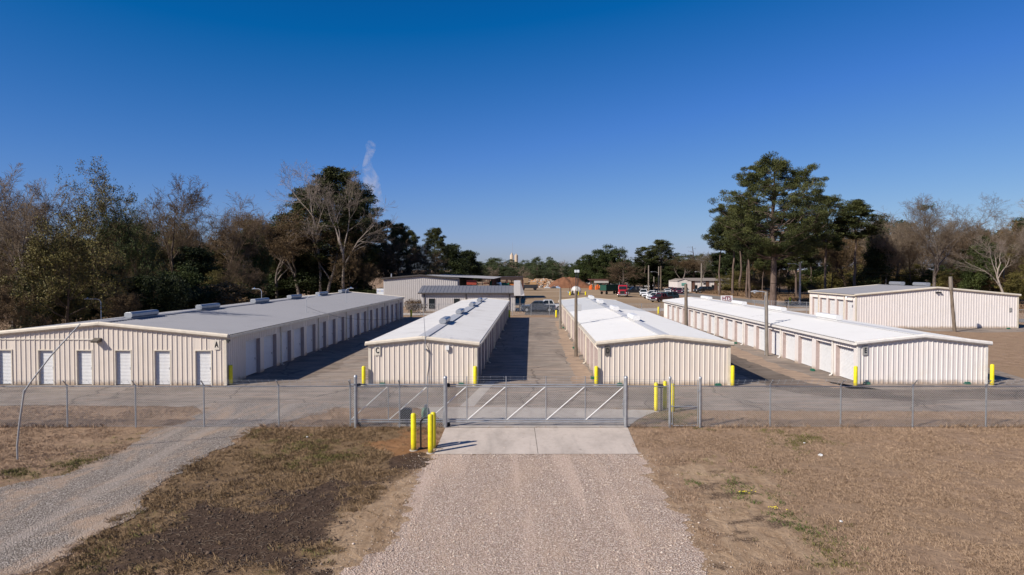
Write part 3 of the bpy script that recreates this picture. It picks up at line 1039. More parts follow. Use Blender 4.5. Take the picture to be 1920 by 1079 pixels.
def latch_(root):
    w = MB(); w.box(-.16, -.02, -.05, .05, 1.02, 1.08); w.box(-.14, -.08, -.04, .04, .60, .66); w.box(-.13, -.09, -.03, .03, .5, 1.3)
    w.build('gate_latch', m_galv, root)
gate_post(1174.5, 708, .08, 'thick steel latch post where the sliding gate closes at the concrete drive', latch_)
gate_post(1257.5, 709, .06, 'slimmer steel post on the hinge side of the small walk gate')
gate_post(1314.5, 709, .06, 'slimmer steel post on the latch side of the small walk gate')

# sliding gate, just inside the fence
GYY = FY + .24
gx0, gx1 = X(655, GYY), X(1171, GYY)
root = thing('sliding_gate', 'long galvanised chain-link sliding gate with white diagonal braces closed across the concrete drive', 'gate', (gx0, GYY, 0))
LG = gx1 - gx0
m = MB()
for z in (.20, .30, 1.80, 1.90): m.tube([(0, 0, z), (LG, 0, z)], .028, 8)
m.build('frame', m_galv, root, smooth=True)
ups = [X(q, GYY) - gx0 for q in (655, 727, 801, 875, 949, 1024, 1098, 1171)]
for i, u in enumerate(ups):
    m = MB(); m.tube([(u, .0, .2), (u, .0, 2.14 if i in (0,) else (1.85 if i == 1 else 2.28))], .024, 8); m.build('upright', m_post, root, smooth=True)
m_brace = paint('white_brace', (.68, .67, .67), .4)
for i in range(7):
    m = MB(); m.tube([(ups[i] + .03, -.01, .30), (ups[i + 1] - .03, -.01, 1.80)], .022, 8); m.build('brace', m_brace, root, smooth=True)
v, f = diag_wires(LG, 1.50, .10, .0040, .30); v[:, 1] += .03
link('mesh', np_mesh('mesh', v, f, m_wire), root)
w = MB()
for z in (2.02, 2.14, 2.25):
    w.tube([(ups[2], 0, z), (LG, 0, z)], .005, 4)
    for i in range(int((LG - ups[2]) / .3)):
        x = ups[2] + .15 + i * .3
        w.tube([(x, -.03, z - .025), (x, .03, z + .025)], .004, 3, cap=False); w.tube([(x, .03, z - .025), (x, -.03, z + .025)], .004, 3, cap=False)
w.build('barbed_wire', m_wire, root)

# walk gate
wx0, wx1 = X(1262.5), X(1310)
root = thing('walk_gate', 'small chain-link walk gate with middle rail beside the sliding gate', 'gate', (wx0, FY, 0))
LW = wx1 - wx0
m = MB(); m.tube([(0, 0, .08), (LW, 0, .08), (LW, 0, 1.9), (0, 0, 1.9), (0, 0, .08)], .024, 8); m.tube([(0, 0, .95), (LW, 0, .95)], .022, 8)
m.tube([(0, 0, 1.9), (0, 0, 2.16)], .02, 8); m.tube([(LW, 0, 1.9), (LW, 0, 2.16)], .02, 8)
m.build('frame', m_galv, root, smooth=True)
v, f = diag_wires(LW, 1.8, .10, .0040, .09); v[:, 1] += .02
link('mesh', np_mesh('mesh', v, f, m_wire), root)
m = MB(); m.box(LW - .02, LW + .1, -.05, .04, 1.62, 1.70); m.build('latch', m_galv, root)
m = MB(); m.box(-.09, .02, -.04, .04, .92, 1.0); m.box(-.09, .02, -.04, .04, .14, .2); m.build('hinge', m_galv, root)
w = MB()
for z in (2.0, 2.12): w.tube([(0, 0, z), (LW, 0, z)], .005, 4)
w.build('barbed_wire', m_wire, root)

# far fence behind the storage rows, and the fence by the road
fa = G(700, 592.5); fb = G(1246, 592)
fence('low far chain-link fence behind the storage rows, in front of the parked pickups', (fa.x, fa.y), (fb.x, fb.y), np.arange(1.5, (fb - fa).length, 2.85), 1.80, False, pitch=.2, wr=.006, barb=False, pr=.04)
fa = Vector((41.5, 118, 0)); fb = Vector((62.5, 96.5, 0))
fence('chain-link fence along the road behind the tall pale storage building', (fa.x, fa.y), (fb.x + 14, fb.y - 16), np.arange(.5, 50, 3.0), 1.80, False, pitch=.2, wr=.006, barb=False, pr=.04)

# ---- yellow bollards
m_yel = NT('yellow_paint')
_n = m_yel.noise(m_yel.obj(), 5, 6, .7)
_c = m_yel.ramp(_n, [(.3, (.60, .48, .008)), (.6, (.78, .66, .012))])
_s = m_yel.n('ShaderNodeSeparateXYZ'); m_yel.l(m_yel.obj(), _s.inputs[0])
_h = m_yel.math('ADD', _s.outputs[2], m_yel.math('MULTIPLY', m_yel.noise(m_yel.obj(), 9, 5, .7), -.45))
_c = m_yel.mix(m_yel.math('MULTIPLY', m_yel.step(_h, .05, -.2), .8), _c, (.16, .10, .05))
_c = m_yel.mix(m_yel.math('MULTIPLY', m_yel.step(m_yel.noise(m_yel.scale(m_yel.obj(), (1, 1, .4)), 14, 5, .8), .66, .74), .6), _c, (.22, .14, .06))
m_yel = m_yel.out(_c, .42, 0, .4)
def bollard(px, pyb, pyt, r, label, group):
    p = G(px, pyb)
    h = ZA(pyt, p.y)
    root = thing('bollard', label, 'bollard', p, 0, group)
    m = MB(); m.lathe([(r, 0), (r, h - .02), (r - .01, h)], 18); m.build('post', m_yel, root, smooth=True)
    c = MB(); c.lathe([(r - .012, h), (r * .75, h + .03), (r * .3, h + .045), (.004, h + .048)], 18); c.build('cap', m_yel, root, smooth=True)
    d = MB(); d.lathe([(r + .06, .0), (r + .05, .028), (r + .001, .03)], 18); d.build('collar', m_conc2, root)
    return root
g1 = 'yellow posts round the gate keypad'
bollard(775.5, 845, 777, .105, 'yellow steel bollard standing alone on the dirt side of the keypad post', g1)
bollard(807.5, 850, 779, .105, 'yellow steel bollard nearest the gravel edge by the concrete drive', g1)
bollard(812.5, 842, 775, .105, 'yellow steel bollard half hidden behind another at the concrete drive', g1)
g2 = 'yellow posts behind the walk gate'
bollard(1230, 772, 719, .098, 'yellow bollard behind the fence panel, nearest to the sliding gate', g2)
bollard(1246.5, 769, 716, .10, 'yellow bollard behind the fence panel beside the black keypad', g2)
bollard(1261, 773.5, 721, .098, 'yellow bollard seen through the small walk gate', g2)
g3 = 'yellow posts at the corners of the storage buildings'
for px, yb, yt, lab in ((433, 722.5, 686, 'at the corner of building A beside its letter'), (682, 723.5, 688, 'at the corner of building C beside its letter'), (891, 724, 688, 'at the lane corner of building C, away from its letter'),
                        (1118, 723.5, 688, 'at the corner of building D beside its letter'), (1373.5, 724.5, 687, 'at the shaded corner of building D'), (1604, 725, 688, 'at the corner of building E beside its letter'),
                        (1860, 723.5, 684.5, 'at the lawn corner of building E'), (1908, 615.5, 597.5, 'at the corner of the tall pale building by the road')):
    bollard(px, yb, yt, .115, 'yellow bollard ' + lab, g3)
for px, yb, lab in ((771, 596, 'at the far corner of building A'), (955, 596.5, 'at the far corner of building C'), (1043, 596.5, 'at the far corner of building D beside the wood pole'), (1234.5, 590, 'at the far corner of building E'), (1524, 590, 'behind building E beside the five tall doors')):
    bollard(px, yb, yb - 14, .14, 'small far yellow bollard ' + lab, g3)

# ---- keypad post and gate operator
p = G(789, 841)
root = thing('keypad_post', 'dark gooseneck keypad post between the yellow bollards', 'keypad', p)
m = MB(); m.tube([(0, 0, 0), (0, 0, 1.06), (.06, 0, 1.16), (.16, 0, 1.22), (.34, 0, 1.24)], .035, 8); m.build('pole', m_dark, root, smooth=True)
m = MB(); m.box(.30, .44, -.10, .06, 1.08, 1.34); m.build('keypad', m_dark, root, bevel=.012)
m = MB(); m.lathe([(.11, 0), (.11, .02), (.04, .025)], 12); m.build('base_plate', m_dark, root)
p = G(761, 797)
root = thing('gate_operator', 'black boxy gate motor housing behind the fence panel', 'gate motor', p)
m = MB(); m.prism([(-.27, .1), (.27, .1), (.27, .70), (.22, .76), (-.22, .76), (-.27, .70)], 'y', -.2, .2); m.build('housing', m_black, root, bevel=.03)
m = MB(); m.box(-.34, .34, -.28, .28, 0, .1); m.build('base_pad', m_conc2, root)
p = G(796, 797)
root = thing('utility_pedestal', 'rounded green utility pedestal inside the fence near the gate post', 'utility box', (p.x, p.y + .4, 0))
m = MB(); m.lathe([(.20, 0), (.20, .5), (.17, .66), (.10, .72), (.02, .74)], 14); m.build('body', paint('pale_green', (.14, .24, .17), .5), root, smooth=True)
m = MB(); m.lathe([(.07, .72), (.07, .84), (.02, .87)], 10); m.build('cap', m_galv, root)
p = G(1239.5, 771)
root = thing('exit_keypad', 'black exit keypad on a thin post between yellow bollards', 'keypad', p)
m = MB(); m.tube([(0, 0, 0), (0, 0, 1.1), (-.04, 0, 1.2)], .03, 6); m.build('pole', m_dark, root)
m = MB(); m.box(-.16, .10, -.1, .08, 1.18, 1.34); m.build('keypad', m_black, root, bevel=.01)

# ---- bent pipe mast outside the fence
p = G(33, 862)
q = [A(px, py, p.y) for px, py in ((33, 862), (32, 836), (37, 790), (45, 735), (58, 716), (95, 668), (150, 608))]
root = thing('bent_pipe', 'tall thin grey steel pipe bent over halfway, standing in the grass before the fence', 'pipe', p)
m = MB(); m.tube([v - p for v in q], [.034, .034, .034, .033, .03, .027, .024], 10); m.build('pipe', m_galv, root, smooth=True)
m = MB(); m.tube([q[3] - p - Vector((.0, 0, .05)), q[3] - p + Vector((.02, 0, .07))], .045, 10); m.build('coupling', m_galv, root)

# ---- wooden poles
m_wood = bark_mat('weathered_wood', (.10, .075, .055), (.24, .19, .15), 5)
m_woodg = bark_mat('grey_wood', (.15, .125, .105), (.30, .26, .22), 5)
m_lampm = paint('lamp_metal', (.55, .56, .58), .35, .5)
m_lens = paint('lamp_lens', (.62, .64, .66), .2)
def wood_pole(label, base, top, r0, r1, mat, group='wooden utility poles'):
    b = G(*base); t = A(top[0], top[1], b.y) - b
    root = thing('utility_pole', label, 'utility pole', b, 0, group)
    m = MB(); m.tube([(0, 0, 0), t * .5, t], [r0, (r0 + r1) / 2, r1], 10); m.build('pole', mat, root, smooth=True)
    return root, t
def street_arm(root, z, length, name='lamp_arm', rise=.35, xs=-1, x0=0.0):
    m = MB(); m.tube([(x0, 0, z), (x0 + xs * length * .5, 0, z + rise), (x0 + xs * length, 0, z + rise)], .035, 6); a = m.build(name, m_lampm, root, smooth=True)
    h = MB(); h.tube([(x0 + xs * length * .92, 0, z + rise), (x0 + xs * (length + .3), 0, z + rise + .02), (x0 + xs * (length + .62), 0, z + rise - .02)], [.09, .17, .08], 10, w=(1, .5)); hd = h.build('lamp_head', m_lampm, root, smooth=True)
    g = MB(); g.lathe([(.12, 0), (.09, -.07), (.02, -.10)], 10, (x0 + xs * (length + .32), 0, z + rise - .06)); g.build('lens', m_lens, hd)
root, t = wood_pole('tall brown wooden pole with a grey box and two small lights beside building D', (1080, 669), (1080, 546), .15, .115, m_wood)
m = MB(); m.tube([t, t + Vector((-.02, 0, 1.55))], .035, 6); m.tube([t + Vector((.14, 0, -.3)), t + Vector((.16, 0, 1.5))], .035, 6); m.build('mast', m_dark, root)
for dx in (-.04, .17):
    m = MB(); m.box(dx - .09, dx + .09, -.1, .1, 0, .22); o = m.build('flood_light', m_lens, root, bevel=.02); o.location = t + Vector((0, 0, 1.5))
m = MB(); m.box(.12, .42, -.12, .12, -.28, .28); o = m.build('box', paint('box_grey', (.5, .5, .5), .5), root, bevel=.02); o.location = t + Vector((0, 0, -1.35))
root, t = wood_pole('plain wooden pole by the far end of building D near the parked pickup', (1050.5, 617.5), (1050.5, 541), .16, .12, m_woodg)
wood_pole('plain brown wooden pole rising between buildings D and E', (1287, 640), (1286, 533), .20, .15, m_wood)
root, t = wood_pole('grey wooden pole with a street lamp in front of the doors of building E', (1437.5, 668), (1437, 547), .15, .13, m_woodg)
street_arm(root, t.z - .05, .55, rise=.06, x0=t.x - .1)
m = MB(); m.tube([(-.16, -.05, .1), (t.x - .15, -.05, t.z - .3)], .03, 6); m.build('conduit', m_galv, root)
root, t = wood_pole('leaning dark wooden pole in front of the tall pale storage building', (1790, 622.5), (1781.5, 521), .20, .15, m_wood)
m = MB(); m.tube([t * .78, t * 1.0 + Vector((-.02, -.1, .1))], [.21, .19], 8); m.build('sleeve', m_woodg, root)

# ---- lamp poles along building A, mast at building C
def gooseneck(px, py_base, py_top, Y, label, arm=1.0, xs=-1, r=.035):
    b = Vector((XA(px, Y), Y, 0)); h = ZA(py_top, Y)
    root = thing('lamp_pole', label, 'lamp pole', b, 0, 'thin steel lamp poles by building A')
    m = MB(); m.tube([(0, 0, 0), (0, 0, h - .3), (xs * .12, 0, h - .08), (xs * .35, 0, h), (xs * arm, 0, h)], r, 8); m.build('pole', m_lampm, root, smooth=True)
    hd = MB(); hd.tube([(xs * (arm - .05), 0, h), (xs * (arm + .28), 0, h + .02), (xs * (arm + .5), 0, h - .02)], [.06, .12, .06], 8, w=(1, .55)); o = hd.build('lamp_head', m_lampm, root, smooth=True)
    s = MB(); s.lathe([(.05, 0), (.05, .09), (.02, .11)], 8, (xs * (arm + .2), 0, h + .05)); s.build('photocell', paint('blue_cap', (.1, .25, .6), .4), o)
gooseneck(188, 0, 561, 62, 'steel lamp pole against the dark wood behind the first roof vent of building A')
gooseneck(490, 0, 542, 78, 'steel lamp pole against the dark wood beyond the middle of the roof of building A', .6)
gooseneck(574, 0, 556, 61, 'thin lamp pole rising at the door side of building A near its middle', .95, 1, .03)
gooseneck(648, 0, 541, 77.5, 'thin lamp pole rising at the door side of building A by the white board', .4, 1, .03)
b = Vector((XA(797, oC.y - .35), oC.y - .35, 0))
root = thing('conduit_mast', 'very thin pale conduit mast standing before the front wall of building C', 'mast', b)
m = MB(); m.tube([(0, 0, 0), (0, 0, 2.9), (-.1, 0, ZA(585, b.y))], [.022, .022, .015], 8); m.build('pole', m_galv, root, smooth=True)
m = MB(); m.box(-.05, .05, -.04, .3, 2.2, 2.26); m.build('bracket', m_galv, root)
def wire(label, a, b, sag, r=.012):
    n = 14
    pts = [a + (b - a) * (i / n) - Vector((0, 0, sag * 4 * (i / n) * (1 - i / n))) for i in range(n + 1)]
    m = MB(); m.tube(pts, r, 4)
    tag(m.build('overhead_wire', m_dark, None), label, 'wire')
wire('thin sagging wire from a lamp pole on building A to the mast at building C', Vector((XA(574, 61), 61, ZA(575, 61))), Vector((b.x - .1, b.y, ZA(590, b.y))), .7)
m_line = m_dark
# ================================================================== BUILDINGS AND THINGS BEYOND
m_greysid = wall_paint('grey_siding', (.47, .44, .43), (.3, .24, .18))
m_browntrim = paint('bronze_trim', (.065, .055, .05), .5)
m_glass = paint('dark_glass', (.015, .02, .024), .12, 0, .35)
m_rust = paint('rust_steel', (.11, .045, .03), .7)
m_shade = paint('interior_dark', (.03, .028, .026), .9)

# --- small grey office
Y = 115.0
o = Vector((XA(790, Y), Y, 0)); W = XA(966, Y) - o.x
D = 9.0; ev = ZA(549, Y); rg = ZA(536.5, Y + 4.6)
root = thing('office_building', 'low grey metal office with dark ribbed roof and bronze trim behind building C', 'office', o)
m = MB(); strip(m, (0, 0, 0), (1, 0, 0), (0, -1, 0), ribs(0, W), .02, ev); strip(m, (0, 0, 0), (0, 1, 0), (-1, 0, 0), ribs(0, D, extra=(D / 2,)), .02, lambda t: ev + (rg - ev) * (1 - abs(t - D / 2) / (D / 2)))
strip(m, (W, 0, 0), (0, 1, 0), (1, 0, 0), ribs(0, D, extra=(D / 2,)), .02, lambda t: ev + (rg - ev) * (1 - abs(t - D / 2) / (D / 2))); strip(m, (0, D, 0), (1, 0, 0), (0, 1, 0), [(0, 0), (W, 0)], .02, ev)
m.build('wall', m_greysid, root)
for s in (0, 1):
    m = MB()
    prof = ribs(-.5, W + .35, .61, .05, .14, .06)
    ye = -.45 if s == 0 else D + .45
    vs = []
    for t, d in prof: vs += [(t, ye, ev - .02 + d), (t, D / 2, rg + .06 + d)]
    m.add(vs, [(2 * i, 2 * i + 2, 2 * i + 3, 2 * i + 1) for i in range(len(prof) - 1)])
    m.build('roof', m_roof_dark, root)
m = MB(); m.box(-.5, W + .3, -.55, -.43, ev - .2, ev - .03); m.box(-.55, -.5, -.5, D + .5, ev - .2, ev); m.build('fascia', m_browntrim, root)
for q in (796, 874, 955):
    x = XA(q, Y) - o.x; m = MB(); m.box(x - .07, x + .07, -.14, -.045, .02, ev - .2); m.build('downspout', m_browntrim, root)
for qa, qb in ((804.5, 814.5), (851.5, 861)):
    xa, xb = XA(qa, Y) - o.x, XA(qb, Y) - o.x
    z1, z0 = ZA(561, Y), ZA(578.5, Y)
    m = MB(); m.box(xa - .07, xb + .07, -.085, -.0, z0 - .07, z0); m.box(xa - .07, xb + .07, -.085, 0, z1, z1 + .07); m.box(xa - .07, xa, -.085, 0, z0, z1); m.box(xb, xb + .07, -.085, 0, z0, z1)
    w = m.build('window', m_browntrim, root)
    m = MB(); m.box(xa, xb, -.06, -.045, z0, z1); m.build('pane', m_glass, w)
xa = W; xb = XA(983, Y) - o.x
m = MB(); m.prism([(-1.0, ev - .5), (-.6, ZA(527, Y) - .1), (-.2, ZA(527, Y)), (D * .6, ZA(527, Y)), (D * .6, ev - .5)], 'x', xa - .2, xb - .65, [(-1.0, ev - .5), (-.6, ZA(527, Y) - .1), (-.2, ZA(527, Y)), (D * .6, ZA(527, Y)), (D * .6, ev - .5)])
m.prism([(-1.02, ev - .52), (-.55, ZA(527, Y)), (D * .6, ZA(527, Y)), (D * .6, ev - .52)], 'x', xb - .65, xb, [(-.95, ev - .5), (-.7, ev - .1), (D * .6, ev - .1), (D * .6, ev - .5)])
m.build('porch_canopy', m_greysid, root, bevel=.02)
for bx_ in ((xb - .85, xb - .6, -.7, -.45), (xb - 1.9, xb - 1.6, D * .3, D * .3 + .3)):
    m = MB(); m.box(*bx_, .02, ev - .5); m.build('porch_post', m_browntrim, root)

# --- big grey shop with lean-to
Y = 130.0
o = Vector((XA(719, Y), Y, 0)); W = XA(858, Y) - o.x
L = 34; ev = ZA(523.5, Y); rg = ZA(517.5, Y)
root = thing('metal_shop', 'large grey ribbed metal shop with dark open bays behind the low office', 'workshop', o, -TH)
m = MB()
strip(m, (0, 0, 0), (1, 0, 0), (0, -1, 0), ribs(0, W, .38, .05, .14, .06, extra=(W / 2,)), .02, gable(W, ev, rg))
strip(m, (0, 0, 0), (0, 1, 0), (-1, 0, 0), ribs(0, L, .38), .02, ev); strip(m, (W, 0, 0), (0, 1, 0), (1, 0, 0), ribs(0, 4, .38), .02, ev); strip(m, (0, L, 0), (1, 0, 0), (0, 1, 0), [(0, 0), (W / 2, 0), (W, 0)], .02, gable(W, ev, rg))
m.build('wall', m_greysid, root)
m = MB()
for s in (0, 1):
    prof = ribs(-.2, L, .61, .05); xe, ze = (-.3, ev - .02) if s == 0 else (W + 6.8, ev - .05)
    vs = []
    for t, d in prof: vs += [(xe, t + (2 if s else 0), ze + d + .06), (W / 2, t + (2 if s else 0), rg + d + .06)]
    m.add(vs, [(2 * i, 2 * i + 2, 2 * i + 3, 2 * i + 1) for i in range(len(prof) - 1)])
m.build('roof', m_roof_grey, root)
m = MB(); m.tube([(-.3, -.25, ev + .05), (W / 2, -.25, rg + .08), (W + .3, -.25, ev + .05)], .17, 6); m.build('rake_trim', m_browntrim, root)
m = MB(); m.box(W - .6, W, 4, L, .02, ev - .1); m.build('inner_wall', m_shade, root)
for i in range(6):
    m = MB(); y = 4.5 + i * 5.8; m.box(W + 6.3, W + 6.6, y, y + .3, .02, ev - .1); m.build('post', m_rust, root)
m = MB(); m.box(W + 1.5, W + 3.4, 2.6, 2.75, ev - 1.15, ev - .25); m.build('sign_board', paint('red_board', (.30, .05, .03), .5), root)
m = MB(); m.tube([(1.2, 1.5, ev - .2), (1.2, 1.5, ev + 1.0)], .11, 8); m.build('vent_pipe', m_lampm, root)

# --- dark open carport
Y = 168.0
xa, xb = XA(905, Y), XA(981, Y); zt = ZA(519.5, Y)
root = thing('carport', 'dark flat-roofed open steel shelter with rusty posts behind the grey shop', 'shelter', (xa, Y, 0))
m = MB(); m.box(0, xb - xa, 0, 14, zt - .75, zt); m.build('roof', paint('rust_dark', (.045, .028, .026), .8), root)
for q in (918, 950.5, 980.5):
    m = MB(); x = XA(q, Y) - xa; m.box(x - .16, x + .16, .1, .4, 0, zt - .75); m.box(x - .14, x + .14, 13.5, 13.8, 0, zt - .75); m.build('post', m_rust, root)
m = MB(); m.box(0, (xb - xa) * .78, 5.0, 5.4, ZA(534, Y), ZA(530.5, Y)); m.build('side_rail', m_rust, root)

# machinery under and near the shelter
def machine(label, cat, px, pyb, Y, boxes, wheels=()):
    root = thing('machine', label, cat, (XA(px, Y), Y, 0))
    for nm, c, (x0, x1, y0, y1, z0, z1) in boxes:
        m = MB(); m.box(x0, x1, y0, y1, z0, z1); m.build(nm, paint('p_' + nm + str(c), c, .5), root, bevel=.06)
    for x, z, r in wheels:
        m = MB(); m.lathe([(r * .6, -.18), (r, -.15), (r, .15), (r * .6, .18)], 14, (x, -.1, z), 'y'); m.build('wheel', m_black, root)
    return root
machine('green steel machine with a dark hopper under the open shelter', 'machine', 929, 0, 160, [('frame', (.03, .16, .08), (-1.4, -.2, 0, 2, .5, 4.4)), ('chute', (.03, .2, .09), (1.0, 3.2, 0, 1.6, 3.0, 3.9)), ('hopper', (.02, .02, .02), (-1.0, 1.2, .2, 2.2, 3.9, 5.0))], ((-1, .5, .5), (1.6, .5, .5)))
machine('orange steel bin under the open shelter by the middle post', 'bin', 950, 0, 166, [('tank', (.40, .13, .035), (-1.6, 2.8, 0, 2, 1.9, 3.6)), ('base', (.16, .06, .03), (-2, 3.2, .1, 1.9, .2, 1.9))])
machine('tan loader with a dark underside parked by the debris beyond the shelter', 'loader', 990, 0, 235, [('cab', (.30, .20, .12), (-1.6, .2, 0, 2, 2.4, 4.2)), ('boom', (.42, .25, .12), (-1.0, 3.0, .3, 1.2, 1.9, 2.9)), ('deck', (.03, .03, .035), (-2.4, 3.4, 0, 2, .7, 1.9))], ((-1.7, .6, .6), (2.4, .6, .6)))

# --- debris heaps and the soil mound beyond the field
def heap(name, label, cat, px0, px1, Y, top, depth, mat, seed, chunks=None, rough=.35):
    xa, xb = XA(px0, Y), XA(px1, Y); W = xb - xa; H = ZA(top, Y)
    n, k = 60, 26
    u, v = np.meshgrid(np.linspace(0, 1, n), np.linspace(0, 1, k))
    e = np.clip(np.sin(np.pi * u), 0, 1) ** .6 * np.clip(np.sin(np.pi * v), 0, 1) ** .7
    h = H * e * (.55 + rough * 1.6 * (fbm(u * 6 + seed, v * 3 + seed, seed, 5) - .22))
    V = np.stack([xa + W * u, Y + depth * v, np.maximum(h, 0) + .001], -1).reshape(-1, 3)
    i = (np.arange(k - 1)[:, None] * n + np.arange(n - 1)[None, :]).ravel()
    o = link(name, np_mesh(name, V, np.stack([i, i + 1, i + n + 1, i + n], 1), mat, smooth=True))
    tag(o, label, cat)
    if chunks:
        rr = random.Random(seed)
        for mat2, cnt, s in chunks:
            m = MB()
            for _ in range(cnt):
                a, b = rr.random(), rr.random() * .5
                zz = H * (math.sin(math.pi * a) ** .6) * (math.sin(math.pi * b) ** .7) * .75
                c = Vector((xa + W * a, Y + depth * b, zz))
                ang = rr.random() * 3.1; sx, sy, sz = s * rr.uniform(.5, 2.2), s * rr.uniform(.3, 1), s * rr.uniform(.2, .8)
                M = Matrix.Rotation(ang, 3, 'Z') @ Matrix.Rotation(rr.uniform(-.8, .8), 3, 'X')
                bx = MB(); bx.box(-sx, sx, -sy, sy, -sz, sz)
                m.add([c + M @ Vector(p) for p in bx.v], bx.f)
            tag(m.build('debris', mat2, o), kind='stuff')
t = NT('red_soil'); p_ = t.pos(); f_ = t.noise(p_, .6, 6, .7)
m_redsoil = t.out(t.ramp(f_, [(.3, (.13, .055, .03)), (.7, (.23, .105, .055))]), .95)
t = NT('rubble'); p_ = t.pos(); f_ = t.noise(p_, .8, 6, .75)
m_rubble = t.out(t.ramp(f_, [(.3, (.16, .10, .07)), (.5, (.30, .21, .15)), (.7, (.45, .38, .31))]), .95)
m_planks = paint('pale_planks', (.38, .28, .195), .8); m_whiteju = paint('pale_junk', (.45, .42, .39), .7); m_orju = paint('tan_junk', (.42, .22, .10), .8)
heap('soil_mound', 'large heap of reddish soil at the far side of the bare field', 'soil mound', 1030, 1113, 262, 516, 16, m_redsoil, 3, rough=.45)
heap('rubble_pile', 'long heap of pale broken planks and rubble beside the reddish soil', 'rubble heap', 985, 1052, 272, 519, 12, m_rubble, 8, [(m_planks, 90, .5), (m_whiteju, 50, .45), (m_orju, 60, .5)], .3)
heap('rubble_pile', 'low grey rubble bank behind the open shed with orange equipment', 'rubble heap', 1080, 1150, 285, 527, 10, m_rubble, 12, [(m_whiteju, 40, .4)], .3)
rr = random.Random(4)
for px, c, lab in ((1026, (.5, .5, .5), 'white'), (1038, (.06, .06, .07), 'black'), (1045, (.35, .45, .6), 'pale blue')):
    p = G(px, 541)
    root = thing('scrap_part', 'small %s piece of scrap lying on the bare field before the soil heap' % lab, 'scrap', p)
    m = MB(); m.prism([(-1.2, 0), (1.3, 0), (.9, .5), (-.2, .8), (-.9, .4)], 'y', -.6, .7); m.build('panel', paint('scrap_' + lab, c, .5), root, bevel=.08)
    m = MB(); m.tube([(-1, 0, .3), (.5, .2, 1.0)], .1, 6); m.build('bar', m_galv, root)

# --- open shed
Y = 245.0
xa, xb = XA(1108, Y), XA(1141, Y)
root = thing('open_shed', 'small open shed with white fascia and rusty posts full of orange equipment', 'shed', (xa, Y, 0))
m = MB(); m.box(1.2, xb - xa, -.1, .1, ZA(531, Y), ZA(526.5, Y)); m.build('fascia', m_whiteju, root)
m = MB(); m.prism([(-.2, ZA(526.4, Y)), (8, ZA(525, Y)), (8, ZA(525, Y) + .2), (-.2, ZA(526.4, Y) + .2)], 'x', -.3, xb - xa + .2); m.build('roof', m_rust, root)
for x in (.1, 1.1, 4.6, xb - xa - .1):
    m = MB(); m.box(x - .14, x + .14, .1, .4, 0, ZA(526.4, Y)); m.build('post', m_rust, root)
m_or = paint('orange_paint', (.62, .13, .025), .5)
drum = MB(); drum.lathe([(.28, 0), (.30, .4), (.26, .42), (.26, .75), (.22, .78), (.22, 1.1), (.1, 1.2)], 12)
drum_me = drum.mesh('traffic_drum', m_or)
for i, px in enumerate((1106.5, 1109, 1118, 1121, 1125, 1128, 1131, 1136, 1139.5)):
    o = link('traffic_drum', drum_me); o.location = (XA(px, Y - 1.5 - (i % 3)), Y - 1.5 - (i % 3), 0); o.scale = (1.5, 1.5, 1.2 + .3 * (i % 2))
    tag(o, 'orange traffic drum standing at the small open shed', 'traffic drum', 'orange drums at the open shed')

# --- white tank with pumps and yellow guards
Y = 196.0
root = thing('fuel_tank', 'rounded white storage tank with rusty stains on the bare field behind building D', 'tank', (XA(1082, Y), Y, 0))
m = MB(); r_ = 1.25
m.lathe([(.05, -.5), (r_ * .6, -.38), (r_ * .92, -.1), (r_, .3), (r_, 4.5), (r_ * .6, 5.0), (.05, 5.1)], 22, (0, 0, 1.05), 'y'); m.build('shell', paint('tank_white', (.70, .66, .62), .4, var=.3), root, smooth=True)
for x in (-.8, .8):
    m = MB(); m.box(x - .15, x + .15, .4, 4.0, 0, .4); m.build('saddle', m_dark, root)
m = MB(); m.tube([(0, 1, 2.2), (0, 1, 2.7), (.5, 1, 2.7)], .06, 6); m.build('fill_pipe', m_dark, root)
for px in (1069, 1084.5, 1098):
    p = G(px, 554.5)
    o_ = thing('bollard', {1069: 'thick yellow guard post at the pump side of the white tank', 1084.5: 'thick yellow guard post in front of the white tank', 1098: 'thick yellow guard post at the plain end of the white tank'}[px], 'bollard', p)
    m = MB(); m.lathe([(.22, 0), (.22, 1.0), (.12, 1.08), (.01, 1.1)], 10); m.build('post', m_yel, o_)
root = thing('fuel_pump', 'small dark fuel pump rack with red and blue parts beside the white tank', 'pump', G(1076, 554))
m = MB(); m.box(-.8, .9, -.2, .3, .1, .5); m.box(-.5, -.1, -.2, .2, .5, 1.3); m.build('body', m_dark, root, bevel=.04)
m = MB(); m.box(.3, .7, -.2, .2, .5, 1.3); m.build('pump_head', paint('pump_red', (.4, .03, .03), .4), root, bevel=.05)
m = MB(); m.tube([(-.8, 0, .3), (-1.7, -.1, 1.0)], .16, 8); m.build('hose_reel', paint('pump_blue', (.35, .5, .65), .4), root)
for px, h in ((1068, 538), (1072, 533)):
    p = G(px, 549); o_ = thing('steel_post', 'thin rusty steel post by the white tank, %s of the pair' % ('shorter' if h == 538 else 'taller'), 'post', p)
    m = MB(); m.tube([(0, 0, 0), (0, 0, ZA(h, p.y))], .09, 6); m.build('post', m_rust, o_)

